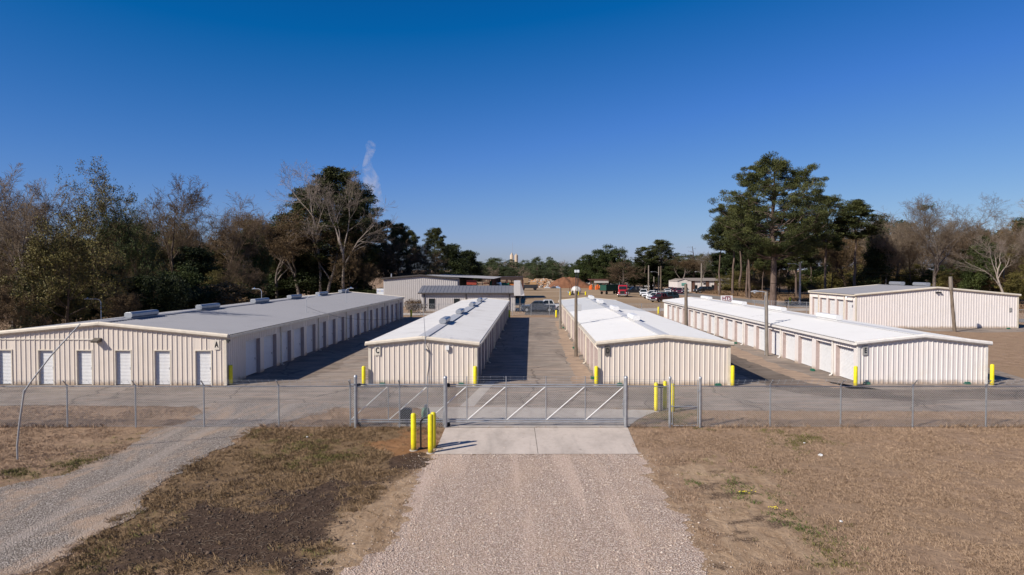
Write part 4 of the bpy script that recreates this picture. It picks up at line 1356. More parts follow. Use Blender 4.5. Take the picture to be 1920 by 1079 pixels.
# --- far silos with an antenna
Y = 900.0
for px, lab, an in ((959.5, 'taller cream silo with a thin antenna above the far treeline', True), (968, 'cream silo without antenna above the far treeline', False)):
    xs = XA(px - 3.3, Y), XA(px + 3.3, Y); r_ = (xs[1] - xs[0]) / 2
    root = thing('silo', lab, 'silo', ((xs[0] + xs[1]) / 2, Y, 0))
    z1 = ZA(479, Y)
    m = MB(); m.lathe([(r_, 0), (r_, z1), (r_ * .35, z1 + (1.8 if an else 1.0)), (r_ * .3, z1 + (3.2 if an else 2.0)), (.05, z1 + (3.4 if an else 2.2))], 20); m.build('shell', paint('silo_cream', (.48, .385, .29), .7), root, smooth=True)
    if an:
        m = MB(); m.tube([(1.0, 0, z1), (1.0, 0, ZA(455, Y))], .16, 4); m.build('antenna', m_galv, root)
        m = MB(); m.tube([(r_ * .3, 0, z1 + 1), (r_ * 1.2, 0, z1 + 2), (r_ * 2.3, 0, z1 + 1.0)], .16, 4); m.build('conveyor', m_galv, root)

# --- white and brick building by the road
Y = 215.0
x0, x1, x2 = XA(1270.5, Y), XA(1296.5, Y), XA(1376, Y)
ev = ZA(527, Y); rg = ZA(522, Y)
m_white = wall_paint('white_block', (.66, .60, .57)); m_brick = NT('brown_brick')
_o = m_brick.obj(); _b = m_brick.n('ShaderNodeTexBrick'); _b.inputs['Scale'].default_value = 2.2; _b.inputs['Color1'].default_value = (.13, .065, .045, 1); _b.inputs['Color2'].default_value = (.10, .05, .036, 1); _b.inputs['Mortar'].default_value = (.16, .12, .1, 1)
m_brick.l(m_brick.scale(_o, (1, 1, 1)), _b.inputs['Vector']); m_brick = m_brick.out(_b.outputs[0], .9)
root = thing('brick_building', 'white roadside building with brown brick panels and low roof behind parked cars', 'building', (x0, Y, 0))
W = x2 - x0; w1 = x1 - x0
m = MB(); strip(m, (0, 0, 0), (1, 0, 0), (0, -1, 0), [(0, 0), (w1 / 2, 0), (w1, 0)], 0, lambda t: ZA(528, Y) + (ZA(523.5, Y) - ZA(528, Y)) * (1 - abs(t - w1 / 2) / (w1 / 2)))
strip(m, (w1, .4, 0), (1, 0, 0), (0, -1, 0), ribs(0, W - w1, .6, .05), 0, ev); m.quad((W, .4, 0), (W, 12, 0), (W, 12, ev), (W, .4, ev)); m.quad((0, 0, 0), (0, 12, 0), (0, 12, ev), (0, 0, ev)); m.quad((w1, 0, 0), (w1, .4, 0), (w1, .4, ev), (w1, 0, ev)); m.quad((0, 12, 0), (W, 12, 0), (W, 12, ev), (0, 12, ev))
m.build('wall', m_white, root)
m = MB(); m.add([(w1 - 1.5, -.1, ev), (W + .3, -.1, ev), (W + .3, 6, rg), (w1 - 1.5, 6, rg), (W + .3, 12, ev), (w1 - 1.5, 12, ev)], [(0, 1, 2, 3), (3, 2, 4, 5)]); m.add([(-.2, -.2, ZA(528, Y)), (w1 / 2, -.2, ZA(523.3, Y)), (w1 + .2, -.2, ZA(528, Y)), (-.2, 12, ZA(528, Y)), (w1 / 2, 12, ZA(523.3, Y)), (w1 + .2, 12, ZA(528, Y))], [(0, 1, 4, 3), (1, 2, 5, 4)])
m.build('roof', paint('brown_roof', (.26, .22, .19), .7), root)
for a, b in ((1296.5, 1303), (1324, 1330), (1340, 1346)):
    m = MB(); m.box(XA(a, Y) - x0, XA(b, Y) - x0, .25, .5, 0, ev - .02); m.build('brick_panel', m_brick, root)
for a, b, t0, t1 in ((1303, 1308, 535, 546), (1335, 1340, 535, 546), (1319.5, 1324, 531, 534)):
    m = MB(); m.box(XA(a, Y) - x0, XA(b, Y) - x0, .3, .36, ZA(t1, Y), ZA(t0, Y)); m.build('window', m_glass, root)
m = MB(); m.box(XA(1316, Y) - x0, XA(1325, Y) - x0, -1.2, .4, ZA(540, Y), ZA(538, Y)); m.build('door_canopy', paint('canopy_grey', (.3, .28, .26), .6), root)
m = MB(); m.box(w1 * .28, w1 * .62, -.12, -.02, ZA(536, Y), ZA(531, Y)); m.build('sign_emblem', paint('emblem_green', (.12, .3, .26), .5), root, bevel=.02)
m = MB(); m.box(w1 * .15, w1 * .55, -.05, -.02, 0, ZA(540, Y)); m.build('door', m_glass, root)

# --- banner with the letters HTS
Yb = 118.0
xa, xb = XA(1352, Yb), XA(1374, Yb); z1, z0 = ZA(554.6, Yb), ZA(565.5, Yb)
root = thing('banner_sign', 'white banner sign with dark red letters HTS beyond the roof of building E', 'sign', ((xa + xb) / 2, Yb, 0))
wb = xb - xa
m = MB(); m.box(-wb / 2, wb / 2, -.02, .03, z0, z1); m.build('panel', paint('banner_white', (.72, .70, .72), .5, var=.05), root)
m_mar = paint('maroon_letters', (.22, .015, .03), .5)
me = text_mesh('HTS', .78, .006, 1.15); me.materials.append(m_mar)
o = link('lettering', me, root); o.location = (0, -.05, z1 - .48)
m = MB(); m.box(-.75, .75, -.05, -.03, z1 - .90, z1 - .86); m.box(-.2, .55, -.05, -.03, z1 - .16, z1 - .12); m.build('rule_line', m_mar, root)
for i, c in enumerate(((.25, .28, .22), (.35, .36, .16), (.45, .26, .14), (.12, .16, .14), (.10, .11, .16), (.3, .33, .42), (.06, .06, .1))):
    m = MB(); x = -wb * .40 + i * wb * .125; m.prism([(x, z0 + .06), (x + .2, z0 + .04), (x + .22, z0 + .16), (x + .08, z0 + .2)], 'y', -.03, -.022); m.build('picture_mark', paint('pic' + str(i), c, .6), root)
for x in (-wb / 2, wb / 2):
    m = MB(); m.tube([(x, .05, 0), (x, .05, z1)], .04, 6); m.build('post', m_galv, root)

# --- white board with coloured marks by the grey shop
Yb = 126.0
xa, xb = XA(706, Yb), XA(719, Yb); z1, z0 = ZA(541.5, Yb), ZA(553.5, Yb)
root = thing('notice_board', 'white board with a row of small blue and yellow marks beside the grey shop', 'sign', (xa, Yb, 0))
m = MB(); m.box(0, xb - xa, 0, .08, z0, z1); m.build('panel', paint('board_white', (.70, .72, .75), .5, var=.04), root)
cs = [(.05, .12, .45), (.05, .12, .45), (.45, .25, .06), (.45, .38, .08), (.08, .15, .45), (.2, .3, .5), (.05, .12, .5)]
for i, c in enumerate(cs):
    m = MB(); x = .12 + i * .165; m.box(x, x + .11, -.02, -.005, z1 - .52, z1 - .38); m.build('colour_mark', paint('mark%d' % i, c, .5), root)
for x in (.05, xb - xa - .05):
    m = MB(); m.box(x - .05, x + .05, .02, .1, 0, z0); m.build('post', m_galv, root)

# --- round clipped shrubs by the office
t = NT('bronze_leaves'); m_bronze = leaf_mat('bronze_leaf', (.05, .03, .018), (.17, .11, .06))

# --- hydrant, mailbox
p = G(1469, 570)
root = thing('fire_hydrant', 'small yellow and pale fire hydrant in dry brush beside the road', 'hydrant', (p.x + 1.0, 141, .0))
m = MB(); m.lathe([(.22, 0), (.22, .08), (.15, .1), (.15, .62), (.2, .64), (.2, .7), (.14, .84), (.04, .92), (.04, .98)], 14); m.build('body', m_yel, root, smooth=True)
m = MB(); m.lathe([(.09, -.3), (.09, .3)], 8, (0, 0, .5), 'x'); m.build('nozzle', m_whiteju, root)
root.scale = (1.4, 1.4, 1.5)
p = G(1475, 577)
root = thing('mailbox', 'black mailbox on a post at the road edge near the hydrant', 'mailbox', (XA(1475, 128), 128, 0))
m = MB(); m.prism([(-.24, 0), (.24, 0), (.24, .3), (.12, .46), (-.12, .46), (-.24, .3)], 'y', -.3, .3); o = m.build('box', m_black, root); o.location = (0, 0, 1.0)
m = MB(); m.box(-.05, .05, -.05, .05, 0, 1.0); m.build('post', m_dark, root)

# ================================================================== VEHICLES
m_tyre = paint('tyre', (.018, .018, .018), .85)
m_rim = paint('rim', (.45, .45, .46), .3, .6)
m_chrome = paint('chrome', (.55, .55, .56), .2, .8)
m_hl = paint('headlight', (.7, .72, .74), .1); m_tl = paint('taillight', (.35, .015, .02), .25)
_cp = {}
def car_paint(c):
    k = tuple(c)
    if k not in _cp:
        t = NT('car_paint'); t.out(c, .32, 0.1, .5)
        t.b.inputs['Coat Weight'].default_value = .6; t.b.inputs['Coat Roughness'].default_value = .08
        _cp[k] = t.mat
    return _cp[k]
def arc(cx, cz, r, n=8):
    return [(cx + r * math.cos(math.pi - math.pi * i / n), cz + r * math.sin(math.pi - math.pi * i / n)) for i in range(n + 1)]
SHAPES = {   # side outline (front at -x): body, cabin foot, cabin roof, wheels, width
    'pickup': dict(body=[(-2.9, .55), (-2.88, .95), (-2.7, 1.10), (-1.35, 1.18), (-1.2, 1.2), (1.0, 1.22), (1.02, 1.18), (2.86, 1.18), (2.9, .62)], cab=[(-1.35, 1.17), (-.55, 1.86), (.72, 1.86), (1.0, 1.2)], wx=(-1.9, 1.85), wr=.40, w=1.95, bed=(1.1, 2.8)),
    'suv': dict(body=[(-2.4, .5), (-2.38, .9), (-2.2, 1.04), (-1.2, 1.12), (2.25, 1.14), (2.38, 1.0), (2.4, .5)], cab=[(-1.2, 1.1), (-.5, 1.74), (1.9, 1.74), (2.3, 1.12)], wx=(-1.5, 1.45), wr=.37, w=1.88, bed=None),
    'sedan': dict(body=[(-2.4, .45), (-2.38, .74), (-2.1, .9), (-1.0, 1.0), (1.55, 1.02), (2.3, .98), (2.42, .8), (2.4, .45)], cab=[(-1.0, .98), (-.25, 1.42), (.95, 1.42), (1.7, 1.0)], wx=(-1.5, 1.4), wr=.33, w=1.8, bed=None)}
_vp = {}
def vehicle(kind, color, label, px, pyb, heading, Y=None, cat=None, s=1.0):
    S = SHAPES[kind]
    p = G(px, pyb) if Y is None else Vector((XA(px, Y), Y, 0))
    root = thing('parked_' + {'pickup': 'pickup', 'suv': 'suv', 'sedan': 'car'}[kind], label, cat or {'pickup': 'pickup truck', 'suv': 'car', 'sedan': 'car'}[kind], p, R(heading), scale=(s, s, s))
    w = S['w'] / 2; wr = S['wr']
    mat = car_paint(color)
    low = []
    xf, xr = S['body'][0][0], S['body'][-1][0]
    zb = S['body'][0][1] - .12
    for wx in sorted(S['wx'], reverse=True):
        low += [(wx + wr * 1.22, zb)] + arc(wx, wr * .95, wr * 1.2)[::-1] + [(wx - wr * 1.22, zb)]
    poly = S['body'] + [(xr - .05, zb)] + low + [(xf + .05, zb)]
    m = MB(); m.prism(poly, 'y', -w, w); m.build('body', mat, root, bevel=.06)
    c = S['cab']; wi = w - .08; wt = w - .27
    m = MB()
    gl = [(c[0][0] + .06, c[0][1]), (c[1][0] + .03, c[1][1] - .06), (c[2][0] - .03, c[2][1] - .06), (c[3][0] - .05, c[3][1])]
    vs = [(gl[0][0], -wi, gl[0][1]), (gl[1][0], -wt, gl[1][1]), (gl[2][0], -wt, gl[2][1]), (gl[3][0], -wi, gl[3][1])]
    vs += [(x, -y, z) for x, y, z in vs]
    m.add(vs, [(0, 1, 2, 3), (7, 6, 5, 4), (0, 4, 5, 1), (1, 5, 6, 2), (2, 6, 7, 3), (3, 7, 4, 0)])
    m.build('window', m_glass, root)
    m = MB()
    m.prism([(c[1][0] - .02, c[1][1] - .07), (c[1][0] + .1, c[1][1] + .02), (c[2][0] - .1, c[2][1] + .02), (c[2][0] + .02, c[2][1] - .07)], 'y', -wt - .03, wt + .03)
    for sgn in (-1, 1):
        for a, b in ((c[0], c[1]), (c[3], c[2])):
            m.tube([(a[0], sgn * (wi + .01), a[1]), (b[0], sgn * (wt + .02), b[1] - .04)], .055, 5)
        xm = (c[1][0] + c[2][0]) / 2 + .05
        m.tube([(xm, sgn * (wi + .01), c[0][1]), (xm, sgn * (wt + .02), c[1][1] - .04)], .05, 5)
    m.build('roof', mat, root)
    if S['bed']:
        m = MB(); m.box(S['bed'][0], S['bed'][1], -w + .12, w - .12, 1.175, 1.19); m.build('bed', m_black, root)
    for wx in S['wx']:
        for sgn in (-1, 1):
            t = MB(); t.lathe([(wr * .62, -.11), (wr * .95, -.12), (wr, -.08), (wr, .08), (wr * .95, .12), (wr * .62, .11)], 18, (wx, sgn * (w - .13), wr), 'y'); wh = t.build('wheel', m_tyre, root)
            t = MB(); t.lathe([(.05, -.12), (wr * .6, -.115), (wr * .62, .115), (.05, .12)], 12, (wx, sgn * (w - .13), wr), 'y'); t.build('rim', m_rim, wh)
    zf = S['body'][1][1]
    m = MB(); m.box(xf - .04, xf + .04, -.55, .55, zf - .32, zf - .06); m.build('grille', m_black, root)
    for sgn in (-1, 1):
        m = MB(); m.box(xf - .035, xf + .08, sgn * (w - .18) - .16, sgn * (w - .18) + .16, zf - .2, zf - .02); m.build('headlight', m_hl, root)
        m = MB(); m.box(xr - .08, xr + .03, sgn * (w - .10) - .09, sgn * (w - .10) + .09, .72, 1.06); m.build('taillight', m_tl, root)
        m = MB(); m.box(c[0][0] + .25, c[0][0] + .42, sgn * (w + .10) - .1, sgn * (w + .1) + .1, c[0][1] + .02, c[0][1] + .22); m.build('mirror', mat, root)
    for x0, x1 in ((xf - .1, xf + .05), (xr - .05, xr + .1)):
        m = MB(); m.box(x0, x1, -w + .06, w - .06, S['body'][0][1] - .16, S['body'][0][1] + .1); m.build('bumper', m_chrome if kind == 'pickup' else mat, root, bevel=.03)
    return root
silver = (.03, .042, .065); white = (.70, .70, .71); navy = (.02, .03, .06); maroon = (.10, .012, .02); black = (.012, .013, .016); teal = (.02, .06, .08)
vehicle('pickup', silver, 'grey-blue pickup with four doors parked sideways behind the far fence beside the grey office', 1009, 585.5, 0, 114.5)
vehicle('pickup', white, 'white pickup half hidden behind the grey-blue pickup near building D', 1027, 0, 4, 118.5)
vehicle('pickup', white, 'white pickup facing the camera beside the row of angled cars on the bare field', 1207, 555.5, 78)
vehicle('pickup', black, 'black pickup parked sideways behind the red truck', 1190, 0, 8, 196, s=1.15)
vehicle('pickup', white, 'white pickup at an angle in the row of cars, tallest of the row', 1226, 0, 35, 168, s=1.05)
vehicle('suv', white, 'white car squeezed between the white pickup and dark blue car in the row', 1230, 0, 38, 161)
vehicle('sedan', navy, 'dark blue car in the row between the white car and the maroon pickup', 1234, 0, 40, 156)
vehicle('pickup', maroon, 'maroon pickup at the end of the row next to building E', 1240, 0, 42, 150)
vehicle('suv', teal, 'dark teal car with glossy roof behind the maroon pickup', 1252, 0, 30, 158, s=1.1)
vehicle('pickup', white, 'small far white pickup by the wooden pole at the road', 1217, 0, 100, 262)
for px, c, lab, k, yy in ((1252, (.45, .45, .46), 'silver car, first in the row before the white roadside building', 'sedan', 206), (1259, (.05, .02, .06), 'dark purple car in the row before the white roadside building', 'suv', 209), (1266, maroon, 'maroon car in the row before the white roadside building', 'suv', 205),
                         (1273, (.10, .02, .05), 'wine coloured car at the corner of the white roadside building', 'suv', 202), (1285, (.25, .24, .22), 'grey van under the green emblem of the white roadside building', 'suv', 206)):
    vehicle(k, c, lab, px, 0, 80, yy)
vehicle('suv', (.03, .03, .032), 'black car parked under the canopy at the brown brick panels', 1319, 0, 15, 207, s=1.15)

# red truck and the green container on its trailer
p = G(1168, 556.5)
root = thing('semi_truck', 'bright red semi truck with chrome bumper facing the camera on the bare field', 'truck', p, R(78))
m_red = car_paint((.42, .015, .025))
m = MB(); m.prism([(-3.2, .75), (-3.15, 1.5), (-3.0, 1.75), (-1.3, 1.95), (-1.3, .75)], 'y', -.85, .85); m.build('hood', m_red, root, bevel=.08)
m = MB(); m.prism([(-1.35, .8), (-1.3, 1.95), (-.95, 2.85), (-.6, 3.05), (1.0, 3.05), (1.0, .8)], 'y', -1.15, 1.15); m.build('cab', m_red, root, bevel=.1)
m = MB(); m.add([(-1.33, -1.0, 2.0), (-1.33, 1.0, 2.0), (-1.02, .95, 2.75), (-1.02, -.95, 2.75)], [(0, 1, 2, 3)]); m.box(-.9, .1, -1.175, -1.155, 1.95, 2.65); m.box(-.9, .1, 1.155, 1.175, 1.95, 2.65); m.build('window', m_glass, root)
m = MB(); m.box(-3.24, -3.17, -.6, .6, .85, 1.6); m.build('grille', m_black, root)
m = MB(); m.box(-3.4, -3.2, -1.2, 1.2, .45, .78); m.build('bumper', m_chrome, root, bevel=.04)
for s in (-1, 1):
    m = MB(); m.prism([(-2.9, .55), (-2.9, 1.0), (-2.6, 1.25), (-1.9, 1.25), (-1.4, .9), (-1.4, .55), (-1.7, .9), (-2.5, .9)], 'y', s * .85, s * 1.22); m.build('fender', m_red, root)
    m = MB(); m.box(-3.0, -2.9, s * .98 - .14, s * .98 + .14, .98, 1.2); m.build('headlight', m_hl, root)
    m = MB(); m.tube([(1.15, s * 1.0, .8), (1.15, s * 1.0, 3.7)], .09, 8); m.build('exhaust', m_chrome, root)
    m = MB(); m.lathe([(.32, -.8), (.32, .8)], 12, (.2, s * 1.05, .62), 'x'); m.build('fuel_tank', m_chrome, root)
    for x in (-2.2, 2.6, 3.8):
        t = MB(); t.lathe([(.3, -.16), (.5, -.15), (.52, 0), (.5, .15), (.3, .16)], 16, (x, s * 1.0, .52), 'y'); wh = t.build('wheel', m_tyre, root)
        t = MB(); t.lathe([(.02, -.17), (.29, -.16), (.29, .16), (.02, .17)], 10, (x, s * 1.0, .52), 'y'); t.build('rim', m_rim, wh)
m = MB(); m.box(1.0, 4.4, -.45, .45, .75, 1.0); m.build('chassis', m_dark, root)
p = G(1146, 552)
hd = R(40)
root = thing('trailer', 'low dark flatbed trailer carrying the green container behind the red truck', 'trailer', p, hd)
m = MB(); m.box(-3.6, 4.2, -1.1, 1.1, .85, 1.08); m.build('bed', m_rust, root)
for s in (-1, 1):
    for x in (-3, 2.4, 3.5):
        t = MB(); t.lathe([(.2, -.13), (.42, -.12), (.42, .12), (.2, .13)], 14, (x, s * .95, .44), 'y'); t.build('wheel', m_tyre, root)
root = thing('dumpster', 'dark green ribbed roll-off container resting on the trailer', 'container', (p.x, p.y, 1.085), hd)
m_dg = paint('dumpster_green', (.015, .065, .045), .5)
m = MB(); m.box(-3.5, 4.0, -1.15, -1.08, 0, 1.6); m.box(-3.5, 4.0, 1.08, 1.15, 0, 1.6); m.box(-3.5, -3.43, -1.08, 1.08, 0, 1.6); m.box(3.93, 4.0, -1.08, 1.08, 0, 1.6); m.box(-3.43, 3.93, -1.08, 1.08, 0, .08)
m.build('shell', m_dg, root)
m = MB()
for i in range(13):
    x = -3.45 + i * .61
    for s in (-1, 1): m.box(x - .05, x + .05, min(s * 1.15, s * 1.24), max(s * 1.15, s * 1.24), .05, 1.5)
m.build('rib', m_dg, root)
m = MB(); m.box(-3.56, 4.06, -1.26, -1.06, 1.6, 1.72); m.box(-3.56, 4.06, 1.06, 1.26, 1.6, 1.72); m.build('rim', m_dg, root)
# white lorry cab seen over the office roof
root = thing('work_truck', 'white truck cab with green bonnet trim seen over the grey office roof', 'truck', (XA(935, 150), 150, 0), R(-8))
m = MB(); m.prism([(-1.3, .8), (-1.3, 3.9), (-1.0, 4.3), (.4, 4.3), (.7, 3.4), (2.6, 3.15), (2.8, 2.8), (2.8, .8)], 'y', -1.1, 1.1); m.build('cab', car_paint((.68, .72, .72)), root, bevel=.12)
m = MB(); m.box(-.7, .35, -1.13, -1.11, 3.25, 3.95); m.build('window', m_glass, root)
for x in (-.6, 2.0):
    m = MB(); m.lathe([(.3, -.2), (.55, -.15), (.55, .15), (.3, .2)], 14, (x, -.9, .55), 'y'); m.build('wheel', m_tyre, root)
# poles by the road and far lamps
def far_pole(label, px, base, top, r, mat, arm=None, tr=False):
    b = G(px, base); h = ZA(top, b.y)
    root = thing('utility_pole', label, 'utility pole', b, 0, 'utility poles along the road')
    m = MB(); m.tube([(0, 0, 0), (0, 0, h)], [r, r * .75], 8); m.build('pole', mat, root)
    if arm:
        street_arm(root, h * arm[0], arm[1], rise=.5)
    if tr:
        t = MB(); t.lathe([(.05, -.8), (.42, -.75), (.42, .6), (.2, .75)], 12, (.55, 0, h - 2.2)); t.build('transformer', paint('transformer_grey', (.6, .62, .66), .4), root)
        t = MB(); t.box(-1.3, 1.0, -.08, .08, h - .6, h - .42); t.build('cross_arm', mat, root)
    return b, h
far_pole('pale wooden pole beyond the white pickup facing the camera', 1216, 546, 498, .26, m_woodg)
far_pole('grey pole with street lamp, first of the close pair beyond the row of cars', 1235, 545.5, 500, .25, m_woodg, (.72, 2.2), False)
far_pole('brown pole without lamp, second of the close pair beyond the row of cars', 1239, 545.5, 499, .20, m_wood)
far_pole('short leaning grey stub pole beyond the white pickups', 1226, 545, 519, .2, m_woodg)
b1, h1 = far_pole('pole with street lamp standing before the white roadside building', 1315, 549.5, 494, .26, m_woodg, (.66, 1.5))
b2, h2 = far_pole('pole with a pale transformer behind the white roadside building', 1359, 543, 501, .28, m_woodg, None, True)
b3, h3 = far_pole('pale pole with long street lamp arm beside the road under the pines', 1499.5, 571, 493, .22, paint('pale_pole', (.46, .40, .36), .8), (.92, 2.0))
b4, h4 = far_pole('thin pale pole among the olive bushes behind the tall pale building', 1881, 566, 500, .13, m_woodg)
for k in (0, .7, 1.5):
    wire('power line strung along the road under the pines, %s strand' % ('top' if k == 0 else 'middle' if k == .7 else 'lowest'), b3 + Vector((0, 0, h3 - .8 - k)), b4 + Vector((0, 0, h4 + 1.0 - k)), .9, .018)
# ================================================================== TREES
def seg_mesh(segs):
    """segments (p0, p1, r0, r1) -> tapering tubes"""
    P0 = np.array([s[0] for s in segs]); P1 = np.array([s[1] for s in segs])
    r0 = np.array([s[2] for s in segs]); r1 = np.array([s[3] for s in segs])
    V, F = [], []
    off = 0
    for n, lo, hi in ((3, 0, .05), (5, .05, .16), (8, .16, 99)):
        k = (r0 >= lo) & (r0 < hi)
        if not k.any(): continue
        a, b = P0[k], P1[k]
        d = b - a
        d /= np.maximum(np.linalg.norm(d, axis=1), 1e-6)[:, None]
        up = np.where((np.abs(d[:, 2]) < .9)[:, None], np.array([[0, 0, 1.]]), np.array([[1., 0, 0]]))
        s = np.cross(d, up); s /= np.linalg.norm(s, axis=1)[:, None]
        u = np.cross(s, d)
        m = len(a)
        vs = np.zeros((m, 2 * n, 3))
        for i in range(n):
            an = 2 * math.pi * i / n
            w = s * math.cos(an) + u * math.sin(an)
            vs[:, i] = a + w * r0[k][:, None]
            vs[:, n + i] = b + w * r1[k][:, None]
        base = off + (np.arange(m) * 2 * n)[:, None]
        for i in range(n):
            F.append(base + np.array([[i, (i + 1) % n, n + (i + 1) % n, n + i]]))
        V.append(vs.reshape(-1, 3)); off += m * 2 * n
    return np.concatenate(V), np.concatenate(F)

def leaf_quads(rng, centers, radii, n_each, size, flat=.7, aspect=.5, up=0.0, tones=None):
    """clumps of small leaf-sized faces spread through each clump"""
    C = np.repeat(np.asarray(centers), n_each, 0); Rr = np.repeat(np.asarray(radii), n_each)
    n = len(C)
    d = rng.normal(size=(n, 3)); d /= np.linalg.norm(d, axis=1)[:, None]
    rad = rng.random(n) ** .45
    p = C + d * (rad * Rr)[:, None] * np.array([1, 1, flat])
    a = d * .8 + rng.normal(size=(n, 3)) * .6 + np.array([0, 0, up]); a /= np.linalg.norm(a, axis=1)[:, None]
    b = rng.normal(size=(n, 3)); b -= a * (a * b).sum(1)[:, None]; b /= np.linalg.norm(b, axis=1)[:, None]
    s = size * rng.uniform(.6, 1.4, n)[:, None]
    a *= s; b *= s * aspect
    V = np.stack([p - a * .5 - b * .25, p - a * .1 + b * .5, p + a * .6, p - a * .1 - b * .5], 1)
    F = np.arange(n * 4).reshape(n, 4)
    tn = rng.random(len(centers)) if tones is None else np.asarray(tones)
    tone = np.clip(np.repeat(tn, n_each) * .65 + rng.random(n) * .35, 0, 1)
    return V.reshape(-1, 3), F, tone

class Proto: pass

def grow_branches(rng, p, d, L, r, level, maxl, segs, tips, P):
    n = P['nseg'][level]
    pts = [p]; step = L / n
    rr = [r]
    for i in range(n):
        d = d + rng.normal(size=3) * P['wob'][level] + np.array([0, 0, P['lift'][level]])
        d = d / np.linalg.norm(d)
        p = p + d * step
        pts.append(p); rr.append(max(r * (1 - (i + 1) / n * P['taper'][level]), P['rmin']))
    for i in range(n): segs.append((pts[i], pts[i + 1], rr[i], rr[i + 1]))
    if level >= maxl:
        tips.append((pts[-1], d, L)); return
    k = P['kids'][level]
    k = max(1, int(round(k * rng.uniform(.75, 1.25))))
    for j in range(k):
        t = P['from'][level] + (1 - P['from'][level]) * (j + rng.random() * .9) / k
        t = min(t, .999)
        i = int(t * n); f = t * n - i
        q = pts[i] * (1 - f) + pts[i + 1] * f
        dd = pts[i + 1] - pts[i]; dd = dd / np.linalg.norm(dd)
        ax = rng.normal(size=3); ax -= dd * ax.dot(dd); ax /= np.linalg.norm(ax)
        an = P['ang'][level] * rng.uniform(.7, 1.3)
        nd = dd * math.cos(an) + ax * math.sin(an)
        rl = rr[i] * (1 - f) + rr[i + 1] * f
        grow_branches(rng, q, nd, L * P['len'][level] * rng.uniform(.7, 1.2) * (1.1 - .35 * t), max(rl * P['rad'][level], P['rmin']), level + 1, maxl, segs, tips, P)

BARE = dict(nseg=[6, 5, 4, 3, 2, 1], wob=[.09, .16, .18, .2, .2, .2], lift=[.05, .10, .08, .05, .03, .02], taper=[.75, .8, .8, .8, .6, .5], kids=[10, 8, 7, 6, 3, 0], ang=[.75, .75, .75, .7, .6, .6],
            len=[.62, .55, .52, .5, .55, .5], rad=[.5, .55, .55, .55, .7, .5], rmin=.012, maxl=4)
BARE['from'] = [.32, .25, .2, .15, .2, .1]

def make_bare(seed, H=17, trunk_r=.30, lean=(0, 0), leaf=None, P=BARE, **kw):
    rng = np.random.default_rng(seed)
    Q = dict(P); Q.update(kw)
    segs, tips = [], []
    d = np.array([lean[0], lean[1], 1.0]); d /= np.linalg.norm(d)
    grow_branches(rng, np.zeros(3), d, H * .78, trunk_r, 0, Q['maxl'], segs, tips, Q)
    pr = Proto()
    big = [s for s in segs if s[2] >= .055]; small = [s for s in segs if s[2] < .055]
    pr.trunk = seg_mesh(big)
    V, F = seg_mesh(small)
    tone = np.repeat(rng.random(1), len(F))
    parts = [(V, F, np.full(len(F), .5), 0)]
    if leaf:
        keep = [t for t in tips if rng.random() < leaf.get('keep', 1)]
        C = np.array([t[0] for t in keep])
        LV, LF, LT = leaf_quads(rng, C, np.full(len(C), leaf['r']), leaf['n'], leaf['size'], .8, .6)
        parts.append((LV, LF, LT, 1))
    finish(pr, parts)
    return pr

def finish(pr, parts):
    off = 0; VV, FF, TT, MM = [], [], [], []
    for V, F, T, m in parts:
        VV.append(V); FF.append(F + off); TT.append(T); MM.append(np.full(len(F), m)); off += len(V)
    pr.crown = (np.concatenate(VV), np.concatenate(FF), np.concatenate(TT), np.concatenate(MM))
    allv = np.concatenate([pr.crown[0], pr.trunk[0]])
    pr.H = np.percentile(allv[:, 2], 99.9)
    pr.W = np.percentile(allv[:, 0], 99.5) - np.percentile(allv[:, 0], .5)

